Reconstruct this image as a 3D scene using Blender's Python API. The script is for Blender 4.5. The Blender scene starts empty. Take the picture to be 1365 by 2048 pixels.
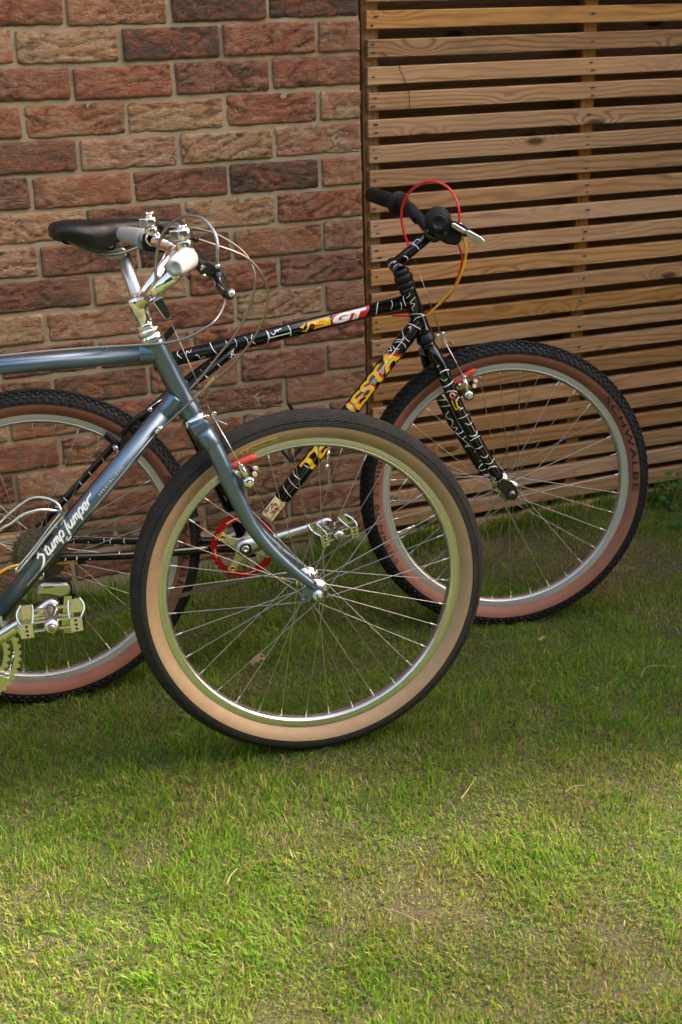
import bpy, bmesh, math, random
import numpy as np
from mathutils import Vector, Matrix
random.seed(7)
rng = np.random.default_rng(11)
D = bpy.data
scene = bpy.context.scene
C = scene.collection
R = math.radians

# ------------------------------------------------------------------ camera
cam_data = D.cameras.new("camera")
cam = D.objects.new("camera", cam_data)
C.objects.link(cam)
_r = Vector((0.93566924, -0.35197414, -0.02524447))
_u = Vector((0.1510921, 0.33495016, 0.93004278))
_d = Vector((0.31889537, 0.87402665, -0.36658307))
cam.matrix_world = Matrix(((_r.x, _u.x, -_d.x, -0.45825), (_r.y, _u.y, -_d.y, -2.87425),
                           (_r.z, _u.z, -_d.z, 1.32818), (0, 0, 0, 1)))
cam_data.sensor_fit = 'VERTICAL'
cam_data.sensor_height = 36
cam_data.lens = 44.05
cam_data.clip_start = 0.05
cam_data.clip_end = 600
cam_data.dof.use_dof = True
cam_data.dof.focus_distance = 2.42
cam_data.dof.aperture_fstop = 6.3
scene.camera = cam

# ------------------------------------------------------------------ world, sun, exposure
SUN_EL, SUN_AZ = 44.0, 104.0          # azimuth measured from +Y (behind the wall) towards +X
world = D.worlds.new("World")
scene.world = world
world.use_nodes = True
nt = world.node_tree
bg = nt.nodes["Background"]
sky = nt.nodes.new("ShaderNodeTexSky")
sky.sky_type = 'NISHITA'
sky.sun_disc = False
sky.sun_elevation = R(SUN_EL)
sky.sun_rotation = R(SUN_AZ)
sky.air_density = 1.0
sky.dust_density = 3.0
sky.ozone_density = 0.6
sky.altitude = 50
wb_ = nt.nodes.new("ShaderNodeMix")            # the photograph's warm white balance
wb_.data_type = 'RGBA'; wb_.blend_type = 'MULTIPLY'
wb_.inputs[0].default_value = 1.0
wb_.inputs[7].default_value = (1.14, 1.0, 0.85, 1)
nt.links.new(sky.outputs[0], wb_.inputs[6])
nt.links.new(wb_.outputs[2], bg.inputs[0])
bg.inputs[1].default_value = 0.15
sd = D.lights.new("sun", 'SUN')
sun = D.objects.new("sun", sd)
C.objects.link(sun)
sd.energy = 4.7
sd.angle = R(4.0)
sd.color = (1.0, 0.91, 0.72)
_s = Vector((math.sin(R(SUN_AZ)) * math.cos(R(SUN_EL)), math.cos(R(SUN_AZ)) * math.cos(R(SUN_EL)), math.sin(R(SUN_EL))))
sun.rotation_euler = _s.to_track_quat('Z', 'Y').to_euler()
sun.location = (3, 4, 6)
scene.view_settings.view_transform = 'Standard'
scene.view_settings.look = 'None'
scene.view_settings.exposure = 2.38
scene.view_settings.gamma = 1.0
scene.view_settings.use_curve_mapping = False

# ------------------------------------------------------------------ helpers
class Fr:
    """a bicycle's own frame: u forward, v up, w towards its drive side"""
    def __init__(s, o, e1, e3, n):
        s.o, s.e1, s.e3, s.n = Vector(o), Vector(e1), Vector(e3), Vector(n)
    def __call__(s, u, v, w=0.0):
        return s.o + s.e1 * u + s.e3 * v + s.n * w
    def mat(s, u=0, v=0, w=0):
        p = s(u, v, w)
        return Matrix(((s.e1.x, s.e3.x, s.n.x, p.x), (s.e1.y, s.e3.y, s.n.y, p.y), (s.e1.z, s.e3.z, s.n.z, p.z), (0, 0, 0, 1)))
G = Fr((0.8078, -0.498, 0.328), (0.99863, -0.05234, 0), (0.00438, 0.08356, 0.99649), (-0.05215, -0.99513, 0.08368))
GS = Fr((0.8078, -0.498, 0.328), (0.97237, -0.23345, 0), (0.02116, 0.08813, 0.99588), (-0.23248, -0.96837, 0.09063))
B = Fr((0.213, -0.863, 0.349), (0.99167, -0.1288, 0), (0.00921, 0.0709, 0.99744), (-0.12847, -0.98913, 0.0715))

def spline(pts, n=8):
    pts = [Vector(p) for p in pts]
    if len(pts) < 3:
        return pts
    out = []
    P = [pts[0] * 2 - pts[1]] + pts + [pts[-1] * 2 - pts[-2]]
    for i in range(1, len(P) - 2):
        a, b, c, d = P[i - 1:i + 3]
        for k in range(n):
            t = k / n
            out.append(0.5 * ((2 * b) + (c - a) * t + (2 * a - 5 * b + 4 * c - d) * t * t + (3 * b - a - 3 * c + d) * t ** 3))
    out.append(pts[-1])
    return out

def perp(t):
    a = Vector((0, 0, 1)) if abs(t.z) < 0.9 else Vector((1, 0, 0))
    return t.cross(a).normalized()

class MB:
    def __init__(s):
        s.v, s.f, s.m, s.sm, s.uv = [], [], [], [], {}
        s.mat = 0
    def face(s, idx, smooth=True):
        s.f.append(idx); s.m.append(s.mat); s.sm.append(smooth)
    def tube(s, pts, r, seg=12, caps=True, flat=1.0, flatdir=None):
        pts = [Vector(p) for p in pts]
        n = len(pts)
        rs = [r] * n if not isinstance(r, (list, tuple)) else [r[0] + (r[-1] - r[0]) * i / (n - 1) if len(r) == 2 else r[i] for i in range(n)]
        base = len(s.v)
        t0 = (pts[1] - pts[0]).normalized()
        a = perp(t0) if flatdir is None else (flatdir - t0 * flatdir.dot(t0)).normalized()
        for i in range(n):
            t = ((pts[min(i + 1, n - 1)] - pts[max(i - 1, 0)])).normalized()
            a = (a - t * a.dot(t)).normalized()
            b = t.cross(a)
            for k in range(seg):
                q = 2 * math.pi * k / seg
                s.v.append(pts[i] + (a * math.cos(q) * flat + b * math.sin(q)) * rs[i])
        for i in range(n - 1):
            for k in range(seg):
                k2 = (k + 1) % seg
                s.face((base + i * seg + k, base + i * seg + k2, base + (i + 1) * seg + k2, base + (i + 1) * seg + k))
        if caps:
            s.face(tuple(base + k for k in reversed(range(seg))), False)
            s.face(tuple(base + (n - 1) * seg + k for k in range(seg)), False)
        return s
    def lathe(s, prof, o, ax, seg=32, closed=False, sharp=(), a0=None, uvs=False):
        """prof: (radius, height along ax)"""
        o, ax = Vector(o), Vector(ax).normalized()
        a = perp(ax) if a0 is None else Vector(a0).normalized()
        b = ax.cross(a)
        n = len(prof)
        base = len(s.v)
        for k in range(seg):
            q = 2 * math.pi * k / seg
            dd = a * math.cos(q) + b * math.sin(q)
            for (r, h) in prof:
                s.v.append(o + dd * r + ax * h)
        arc = [0]
        for i in range(1, n + 1):
            p, q = prof[i - 1], prof[i % n]
            arc.append(arc[-1] + math.hypot(p[0] - q[0], p[1] - q[1]))
        for k in range(seg):
            k2 = (k + 1) % seg
            for i in range(n if closed else n - 1):
                i2 = (i + 1) % n
                if prof[i][0] < 1e-7 and prof[i2][0] < 1e-7:
                    continue
                if uvs:
                    s.uv[len(s.f)] = [(k / seg, arc[i]), (k / seg, arc[i + 1]), ((k + 1) / seg, arc[i + 1]), ((k + 1) / seg, arc[i])]
                s.face((base + k * n + i, base + k * n + i2, base + k2 * n + i2, base + k2 * n + i), i not in sharp)
        return s
    def cyl(s, a, b, r, seg=20, r2=None, bev=0.0):
        a, b = Vector(a), Vector(b)
        L = (b - a).length
        r2 = r if r2 is None else r2
        if bev:
            pr = [(0, 0), (r - bev, 0), (r, bev), (r2, L - bev), (r2 - bev, L), (0, L)]
        else:
            pr = [(0, 0), (r, 0), (r2, L), (0, L)]
        k0 = len(s.f)
        s.lathe(pr, a, b - a, seg)
        if not bev:
            for i in range(k0, len(s.f)):
                if (i - k0) % 3 != 1:
                    s.sm[i] = False
        return s
    def box(s, c, x, y, z):
        """c centre; x, y, z half-extent vectors"""
        c, x, y, z = Vector(c), Vector(x), Vector(y), Vector(z)
        b = len(s.v)
        for i in (-1, 1):
            for j in (-1, 1):
                for k in (-1, 1):
                    s.v.append(c + x * i + y * j + z * k)
        for q in ((0, 1, 3, 2), (4, 6, 7, 5), (0, 4, 5, 1), (2, 3, 7, 6), (0, 2, 6, 4), (1, 5, 7, 3)):
            s.face(tuple(b + i for i in q), False)
        return s
    def prism(s, pts, dep):
        pts = [Vector(p) for p in pts]
        dep = Vector(dep)
        n = len(pts)
        b = len(s.v)
        s.v += pts + [p + dep for p in pts]
        s.face(tuple(b + i for i in range(n)), False)
        s.face(tuple(b + n + i for i in reversed(range(n))), False)
        for i in range(n):
            j = (i + 1) % n
            s.face((b + i, b + n + i, b + n + j, b + j), False)
        return s
    def ball(s, c, r, seg=12, sx=None):
        pr = [(r * math.sin(math.pi * i / 8), -r * math.cos(math.pi * i / 8)) for i in range(9)]
        return s.lathe(pr, c, sx or Vector((0, 0, 1)), seg)
    def grid(s, rows, smooth=True, loop=False):
        b = len(s.v)
        n = len(rows[0])
        for r_ in rows:
            s.v += [Vector(p) for p in r_]
        for i in range(len(rows) - 1):
            for k in range(n if loop else n - 1):
                k2 = (k + 1) % n
                s.face((b + i * n + k, b + i * n + k2, b + (i + 1) * n + k2, b + (i + 1) * n + k), smooth)
        return s
    def build(s, name, mats, parent=None, bevel=0.0, mw=None, fix=True):
        """verts are world coordinates (or local to mw / to the parent's matrix when mw is False)"""
        me = D.meshes.new(name)
        mats = mats if isinstance(mats, (list, tuple)) else [mats]
        off = Vector((0, 0, 0))
        if mw is None and parent is not None:
            inv = parent_world(parent).inverted()
            vv = [inv @ v for v in s.v]
        else:
            vv = s.v
        me.from_pydata([tuple(v) for v in vv], [], s.f)
        for m_ in mats:
            me.materials.append(m_)
        me.polygons.foreach_set("material_index", s.m)
        me.polygons.foreach_set("use_smooth", s.sm)
        if s.uv:
            ul = me.uv_layers.new(name="UVMap")
            for pi, co in s.uv.items():
                p = me.polygons[pi]
                for li, c_ in zip(p.loop_indices, co):
                    ul.data[li].uv = c_
        me.update()
        if fix:
            bm = bmesh.new(); bm.from_mesh(me)
            bmesh.ops.remove_doubles(bm, verts=bm.verts, dist=1e-6)
            bmesh.ops.recalc_face_normals(bm, faces=bm.faces)
            bm.to_mesh(me); bm.free()
        o = D.objects.new(name, me)
        C.objects.link(o)
        o.parent = parent
        if bevel:
            md = o.modifiers.new("bevel", 'BEVEL')
            md.width = bevel; md.segments = 2; md.limit_method = 'ANGLE'; md.angle_limit = R(35)
        return o

_pw = {}
def parent_world(o):
    m = o.matrix_local.copy() if o.name in _pw else o.matrix_basis.copy()
    m = o.matrix_basis.copy()
    p = o.parent
    while p is not None:
        m = p.matrix_basis @ m
        p = p.parent
    return m

def empty(name, mat, parent=None):
    o = D.objects.new(name, None)
    C.objects.link(o)
    o.empty_display_size = 0.05
    if isinstance(mat, Matrix):
        o.matrix_basis = mat
    else:
        o.location = mat
    o.parent = parent
    return o

def tag(o, label=None, cat=None, group=None, kind=None):
    if label: o["label"] = label
    if cat: o["category"] = cat
    if group: o["group"] = group
    if kind: o["kind"] = kind
    return o

# ------------------------------------------------------------------ materials
class NT:
    def __init__(s, name):
        s.mat = D.materials.new(name)
        s.mat.use_nodes = True
        s.t = s.mat.node_tree
        s.b = s.t.nodes["Principled BSDF"]
        s.out = s.t.nodes["Material Output"]
    def n(s, typ, **kw):
        nd = s.t.nodes.new(typ)
        for k, v in kw.items():
            if k.startswith("i_"):
                key = k[2:].replace("_", " ")
                nd.inputs[key].default_value = v
            else:
                setattr(nd, k, v)
        return nd
    def l(s, a, b):
        s.t.links.new(a, b)
    def noise(s, vec, scale, detail=4, rough=0.6, dist=0.0):
        nd = s.n("ShaderNodeTexNoise")
        nd.inputs["Scale"].default_value = scale
        nd.inputs["Detail"].default_value = detail
        nd.inputs["Roughness"].default_value = rough
        nd.inputs["Distortion"].default_value = dist
        if vec is not None: s.l(vec, nd.inputs["Vector"])
        return nd.outputs[0]
    def ramp(s, fac, stops, interp='LINEAR'):
        nd = s.n("ShaderNodeValToRGB")
        cr = nd.color_ramp
        cr.interpolation = interp
        while len(cr.elements) < len(stops): cr.elements.new(0.5)
        for e, (p, c) in zip(cr.elements, stops):
            e.position = p
            e.color = (c, c, c, 1) if isinstance(c, (int, float)) else (*c, 1)
        s.l(fac, nd.inputs[0])
        return nd.outputs[0]
    def mix(s, fac, a, b, blend='MIX'):
        nd = s.n("ShaderNodeMix", data_type='RGBA', blend_type=blend)
        for sock, val in ((nd.inputs[0], fac), (nd.inputs[6], a), (nd.inputs[7], b)):
            if isinstance(val, (int, float)): sock.default_value = val
            elif isinstance(val, tuple): sock.default_value = (*val, 1)
            else: s.l(val, sock)
        return nd.outputs[2]
    def math(s, op, a, b=None, c=None):
        nd = s.n("ShaderNodeMath", operation=op)
        for i, v in enumerate((a, b, c)):
            if v is None: continue
            if isinstance(v, (int, float)): nd.inputs[i].default_value = v
            else: s.l(v, nd.inputs[i])
        return nd.outputs[0]
    def map(s, vec, scale=(1, 1, 1), loc=(0, 0, 0), rot=(0, 0, 0)):
        nd = s.n("ShaderNodeMapping")
        nd.inputs["Scale"].default_value = scale
        nd.inputs["Location"].default_value = loc
        nd.inputs["Rotation"].default_value = rot
        s.l(vec, nd.inputs["Vector"])
        return nd.outputs[0]
    def bump(s, h, strength=0.5, dist=0.001, prev=None):
        nd = s.n("ShaderNodeBump")
        nd.inputs["Strength"].default_value = strength
        nd.inputs["Distance"].default_value = dist
        s.l(h, nd.inputs["Height"])
        if prev is not None: s.l(prev, nd.inputs["Normal"])
        return nd.outputs[0]
    def obj(s): return s.n("ShaderNodeTexCoord").outputs["Object"]
    def rnd_offset(s, vec, k=50.0):
        oi = s.n("ShaderNodeObjectInfo")
        ad = s.n("ShaderNodeVectorMath", operation='ADD')
        s.l(vec, ad.inputs[0])
        cx = s.n("ShaderNodeCombineXYZ")
        s.l(s.math('MULTIPLY', oi.outputs["Random"], k), cx.inputs[0])
        s.l(s.math('MULTIPLY', oi.outputs["Random"], k * 0.73), cx.inputs[1])
        s.l(s.math('MULTIPLY', oi.outputs["Random"], k * 1.31), cx.inputs[2])
        s.l(cx.outputs[0], ad.inputs[1])
        return ad.outputs[0]

def simple(name, col, rough=0.5, metal=0.0, coat=0.0, dirt=0.0, grain=0.0, spec=0.5, dirtcol=(0.1, 0.08, 0.05), dscale=60, aniso=0.0):
    t = NT(name)
    b = t.b
    b.inputs["Base Color"].default_value = (*col, 1)
    b.inputs["Roughness"].default_value = rough
    b.inputs["Metallic"].default_value = metal
    b.inputs["Coat Weight"].default_value = coat
    b.inputs["Coat Roughness"].default_value = 0.06
    b.inputs["Specular IOR Level"].default_value = spec
    o = t.obj()
    if dirt:
        f = t.ramp(t.noise(o, dscale, 6, 0.7), [(0.45, 0.0), (0.75, dirt)])
        t.l(t.mix(f, col, dirtcol), b.inputs["Base Color"])
        f2 = t.noise(o, dscale * 2.3, 4)
        t.l(t.ramp(f2, [(0.3, max(rough * 0.75, 0.02)), (0.75, min(rough * 1.6 + 0.04, 1))]), b.inputs["Roughness"])
    if grain:
        t.l(t.bump(t.noise(o, 900, 2), grain, 0.0004), b.inputs["Normal"])
    return t.mat

M = {}
M['black_paint'] = simple('gloss_black_paint', (0.003, 0.003, 0.003), 0.10, coat=0.2, spec=0.45, dirt=0.12, dirtcol=(0.02, 0.018, 0.016), dscale=35)
M['black_satin'] = simple('satin_black_metal', (0.006, 0.006, 0.006), 0.36, dirt=0.15, dirtcol=(0.02, 0.019, 0.017), spec=0.35)
M['black_plastic'] = simple('black_plastic', (0.005, 0.005, 0.005), 0.48, grain=0.15, dirt=0.2, dirtcol=(0.016, 0.016, 0.015), spec=0.3)
M['rubber'] = simple('black_rubber', (0.010, 0.010, 0.010), 0.7, dirt=0.4, dirtcol=(0.03, 0.026, 0.02), dscale=45, spec=0.2)
M['knob_rubber'] = simple('tread_rubber', (0.008, 0.008, 0.008), 0.55, dirt=0.4, dirtcol=(0.03, 0.026, 0.02), dscale=30, spec=0.3)
M['chrome'] = simple('chrome', (0.80, 0.80, 0.79), 0.045, 1.0)
M['alloy'] = simple('polished_alloy', (0.72, 0.71, 0.68), 0.20, 1.0, grain=0.05)
M['alloy_satin'] = simple('satin_alloy', (0.62, 0.60, 0.56), 0.34, 1.0, grain=0.05)
M['lever_alloy'] = simple('satin_silver_lever', (0.66, 0.65, 0.62), 0.30, 0.92)
M['steel'] = simple('dark_steel', (0.30, 0.29, 0.27), 0.4, 1.0, dirt=0.5, dirtcol=(0.1, 0.08, 0.06), dscale=120)
M['spoke'] = simple('spoke_steel', (0.44, 0.42, 0.39), 0.3, 1.0)
M['cog'] = simple('grimy_sprocket_steel', (0.20, 0.16, 0.12), 0.55, 0.75, dirt=0.7, dirtcol=(0.08, 0.055, 0.035), dscale=110)
M['chain'] = simple('chain_steel', (0.22, 0.20, 0.17), 0.45, 0.9, dirt=0.6, dirtcol=(0.08, 0.06, 0.05), dscale=200)
M['red_anod'] = simple('red_anodised', (0.45, 0.008, 0.012), 0.28, 0.75, dirt=0.12, dirtcol=(0.2, 0.02, 0.02))
M['gold'] = simple('gold_bolt', (0.85, 0.36, 0.03), 0.2, 1.0)
M['red_rubber'] = simple('red_pad', (0.52, 0.055, 0.022), 0.5, dirt=0.2, dirtcol=(0.3, 0.05, 0.03))
M['red_cable'] = simple('red_cable', (0.66, 0.012, 0.012), 0.3, coat=0.3)
M['yellow_cable'] = simple('yellow_cable', (0.85, 0.44, 0.010), 0.32, coat=0.3)
M['silver_cable'] = simple('silver_braid_cable', (0.26, 0.26, 0.25), 0.3, 0.8)
M['copper_cable'] = simple('clear_wound_cable', (0.27, 0.22, 0.17), 0.28, 0.85)
M['white_ink'] = simple('white_paint', (0.80, 0.80, 0.77), 0.35)
M['yellow_ink'] = simple('yellow_decal', (0.80, 0.50, 0.008), 0.3, dirt=0.15, dirtcol=(0.5, 0.3, 0.02))
M['red_ink'] = simple('red_decal', (0.45, 0.015, 0.02), 0.3)
M['black_ink'] = simple('black_print', (0.008, 0.007, 0.007), 0.5)
M['maroon_ink'] = simple('maroon_print', (0.20, 0.03, 0.045), 0.4)
M['cream_sticker'] = simple('cream_sticker', (0.72, 0.60, 0.28), 0.28, coat=0.4, dirt=0.2, dirtcol=(0.5, 0.4, 0.2))
M['yellow_label'] = simple('yellow_label', (0.60, 0.54, 0.12), 0.5)
M['grey_grip'] = simple('pearl_grey_grip', (0.31, 0.32, 0.31), 0.42, dirt=0.5, dirtcol=(0.24, 0.25, 0.24), dscale=60)
M['leather'] = simple('black_saddle_leather', (0.003, 0.0035, 0.0045), 0.36, spec=0.35, grain=0.12, dirt=0.2, dirtcol=(0.015, 0.015, 0.015), dscale=18)
M['dark_wire'] = simple('black_twine', (0.01, 0.01, 0.01), 0.7)

def blue_paint():
    t = NT('steel_blue_metallic_paint')
    o = t.obj()
    c = t.mix(t.ramp(t.noise(o, 6, 3, 0.5), [(0.3, 0.0), (0.7, 1.0)]), (0.112, 0.162, 0.222), (0.132, 0.190, 0.255))
    t.l(c, t.b.inputs["Base Color"])
    t.b.inputs["Metallic"].default_value = 0.8
    t.l(t.ramp(t.noise(o, 70, 4), [(0.2, 0.34), (0.8, 0.38)]), t.b.inputs["Roughness"])
    t.b.inputs["Coat Weight"].default_value = 0.18
    t.b.inputs["Coat Roughness"].default_value = 0.09
    return t.mat
M['blue_paint'] = blue_paint()

def sidewall(name, c1, c2, thread):
    t = NT(name)
    uv = t.n("ShaderNodeTexCoord").outputs["UV"]
    o = t.obj()
    f = t.ramp(t.noise(o, 22, 5, 0.7), [(0.35, 0.0), (0.7, 1.0)])
    c = t.mix(f, c1, c2)
    if thread:
        m = t.map(uv, (2.1, 1.0, 1), rot=(0, 0, R(38)))
        w = t.n("ShaderNodeTexWave", wave_type='BANDS', bands_direction='X')
        w.inputs["Scale"].default_value = 55
        w.inputs["Distortion"].default_value = 1.2
        w.inputs["Detail"].default_value = 2
        t.l(m, w.inputs["Vector"])
        c = t.mix(t.math('MULTIPLY', w.outputs[1], 0.22), c, tuple(x * 0.6 for x in c1))
        t.l(t.bump(w.outputs[1], 0.25, 0.0004), t.b.inputs["Normal"])
    sp = t.ramp(t.noise(o, 160, 3, 0.8), [(0.68, 0.0), (0.8, 0.35)])
    c = t.mix(sp, c, (0.09, 0.06, 0.04))
    t.l(c, t.b.inputs["Base Color"])
    t.b.inputs["Roughness"].default_value = 0.6
    return t.mat
M['tan_wall'] = sidewall('tan_cotton_sidewall', (0.33, 0.21, 0.11), (0.40, 0.27, 0.15), True)
M['brown_wall'] = sidewall('brown_rubber_sidewall', (0.205, 0.072, 0.040), (0.25, 0.092, 0.052), False)

def file_tread():
    t = NT('fine_diamond_tread_rubber')
    uv = t.n("ShaderNodeTexCoord").outputs["UV"]
    m = t.map(uv, (2.105, 1.0, 1))
    sx = t.n("ShaderNodeSeparateXYZ"); t.l(m, sx.inputs[0])
    k = 2 * math.pi / 0.0058
    a = t.math('SINE', t.math('MULTIPLY', t.math('ADD', sx.outputs[0], sx.outputs[1]), k))
    b = t.math('SINE', t.math('MULTIPLY', t.math('SUBTRACT', sx.outputs[0], sx.outputs[1]), k))
    h = t.math('MULTIPLY', a, b)
    t.l(t.bump(h, 0.9, 0.0008), t.b.inputs["Normal"])
    o = t.obj()
    d = t.ramp(t.noise(o, 26, 6, 0.75), [(0.4, 0.45), (0.75, 1.0)])
    pk = t.ramp(h, [(0.25, 0.0), (0.7, 1.0)])
    c = t.mix(t.math('MULTIPLY', d, pk), (0.007, 0.007, 0.007), (0.17, 0.155, 0.125))
    t.l(c, t.b.inputs["Base Color"])
    t.b.inputs["Specular IOR Level"].default_value = 0.25
    t.b.inputs["Roughness"].default_value = 0.72
    return t.mat
M['file_tread'] = file_tread()

def rim_mat(name, c1, c2, metal=0.92, rough=0.27):
    t = NT(name)
    o = t.obj()
    sx = t.n("ShaderNodeSeparateXYZ"); t.l(o, sx.inputs[0])
    rad = t.math('SQRT', t.math('ADD', t.math('MULTIPLY', sx.outputs[0], sx.outputs[0]), t.math('MULTIPLY', sx.outputs[1], sx.outputs[1])))
    cx = t.n("ShaderNodeCombineXYZ"); t.l(t.math('MULTIPLY', rad, 900), cx.inputs[0])
    sc = t.n("ShaderNodeVectorMath", operation='MULTIPLY_ADD'); t.l(o, sc.inputs[0]); sc.inputs[1].default_value = (5, 5, 900); t.l(cx.outputs[0], sc.inputs[2])
    f = t.noise(sc.outputs[0], 1.0, 3, 0.6)
    t.l(t.mix(t.ramp(f, [(0.38, 0.0), (0.66, 1.0)]), c1, c2), t.b.inputs["Base Color"])
    t.b.inputs["Metallic"].default_value = metal
    t.b.inputs["Roughness"].default_value = rough
    return t.mat
M['rim'] = rim_mat('brushed_rim_alloy', (0.70, 0.69, 0.65), (0.50, 0.49, 0.45))
M['rim_worn'] = rim_mat('worn_brake_track_alloy', (0.66, 0.66, 0.60), (0.42, 0.42, 0.37))

M['rim_matt'] = rim_mat('matt_rim_alloy', (0.46, 0.455, 0.42), (0.34, 0.335, 0.305), 0.45, 0.42)

def brick_mat():
    t = NT('handmade_brick')
    o = t.rnd_offset(t.obj(), 40)
    oi = t.n("ShaderNodeObjectInfo")
    base = oi.outputs["Color"]
    al = oi.outputs["Alpha"]
    big = t.noise(t.map(o, (1, 1, 1.8)), 13, 6, 0.75, 1.2)
    c = t.mix(t.ramp(big, [(0.42, 0.0), (0.58, 0.9)]), base, t.mix(0.7, base, (0.36, 0.095, 0.035), 'MIX'))
    # pale sand face, in blotches and scratchy streaks
    sand = t.ramp(t.noise(t.map(o, (1, 1, 1.6), loc=(3, 1, 2)), 17, 8, 0.8, 1.0), [(0.44, 0.0), (0.58, 0.9)])
    strk = t.ramp(t.noise(t.map(o, (0.5, 1, 3.4), rot=(0, R(14), 0), loc=(1, 8, 2)), 60, 5, 0.75, 0.8), [(0.50, 0.0), (0.72, 0.8)])
    c = t.mix(t.math('MULTIPLY', t.math('MAXIMUM', sand, t.math('MULTIPLY', strk, 0.8)), al), c, (0.50, 0.35, 0.21))
    # burnt dark flashes
    dk = t.ramp(t.noise(t.map(o, (1, 1, 2.2), loc=(7, 3, 9)), 15, 7, 0.8, 1.3), [(0.48, 0.0), (0.60, 0.95)])
    c = t.mix(t.math('MULTIPLY', dk, t.math('SUBTRACT', 1.0, al)), c, (0.050, 0.036, 0.032))
    gr = t.noise(o, 420, 3, 0.8)
    md = t.noise(t.map(o, (1, 1, 1.5)), 95, 5, 0.75, 0.5)
    c = t.mix(t.ramp(md, [(0.40, 0.0), (0.68, 0.45)]), c, t.mix(0.75, c, (0.04, 0.02, 0.012)))
    c = t.mix(t.ramp(gr, [(0.35, 0.0), (0.75, 0.4)]), c, t.mix(0.5, c, (0.55, 0.42, 0.3)))
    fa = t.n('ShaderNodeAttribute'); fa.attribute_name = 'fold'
    c = t.mix(t.math('MULTIPLY', fa.outputs['Fac'], 0.75), c, (0.030, 0.020, 0.016))  # crease shade painted into the brick colour along the folds
    # relief carried by the mesh; here the finer folds and grit
    rn = t.n("ShaderNodeTexNoise", noise_type='RIDGED_MULTIFRACTAL')
    rn.inputs["Scale"].default_value = 42; rn.inputs["Detail"].default_value = 5; rn.inputs["Roughness"].default_value = 0.6
    rn.inputs["Lacunarity"].default_value = 2.1; rn.inputs["Distortion"].default_value = 1.3
    t.l(t.map(o, (0.6, 1, 2.0), rot=(0, R(-10), 0)), rn.inputs["Vector"])
    rid = rn.outputs[0]
    h = t.math('MULTIPLY', rid, -0.45)
    h = t.math('ADD', h, t.math('MULTIPLY', gr, 0.22))
    h = t.math('ADD', h, t.math('MULTIPLY', md, 0.8))
    t.l(t.bump(h, 1.0, 0.0085), t.b.inputs["Normal"])
    t.l(c, t.b.inputs["Base Color"])
    t.b.inputs["Roughness"].default_value = 0.92
    t.b.inputs["Specular IOR Level"].default_value = 0.2
    return t.mat
M['brick'] = brick_mat()

def mortar_mat():
    t = NT('sand_mortar')
    o = t.obj()
    a = t.noise(o, 9, 5, 0.7); g = t.noise(o, 600, 3, 0.8); m_ = t.noise(o, 90, 4, 0.7)
    c = t.mix(t.ramp(a, [(0.3, 0.0), (0.7, 1.0)]), (0.30, 0.235, 0.142), (0.385, 0.305, 0.19))
    c = t.mix(t.ramp(g, [(0.55, 0.0), (0.8, 0.5)]), c, (0.14, 0.11, 0.08))
    t.l(c, t.b.inputs["Base Color"])
    t.l(t.bump(t.math('ADD', t.math('MULTIPLY', g, 0.3), m_), 0.6, 0.0028), t.b.inputs["Normal"])
    t.b.inputs["Roughness"].default_value = 0.95
    return t.mat
M['mortar'] = mortar_mat()

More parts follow.
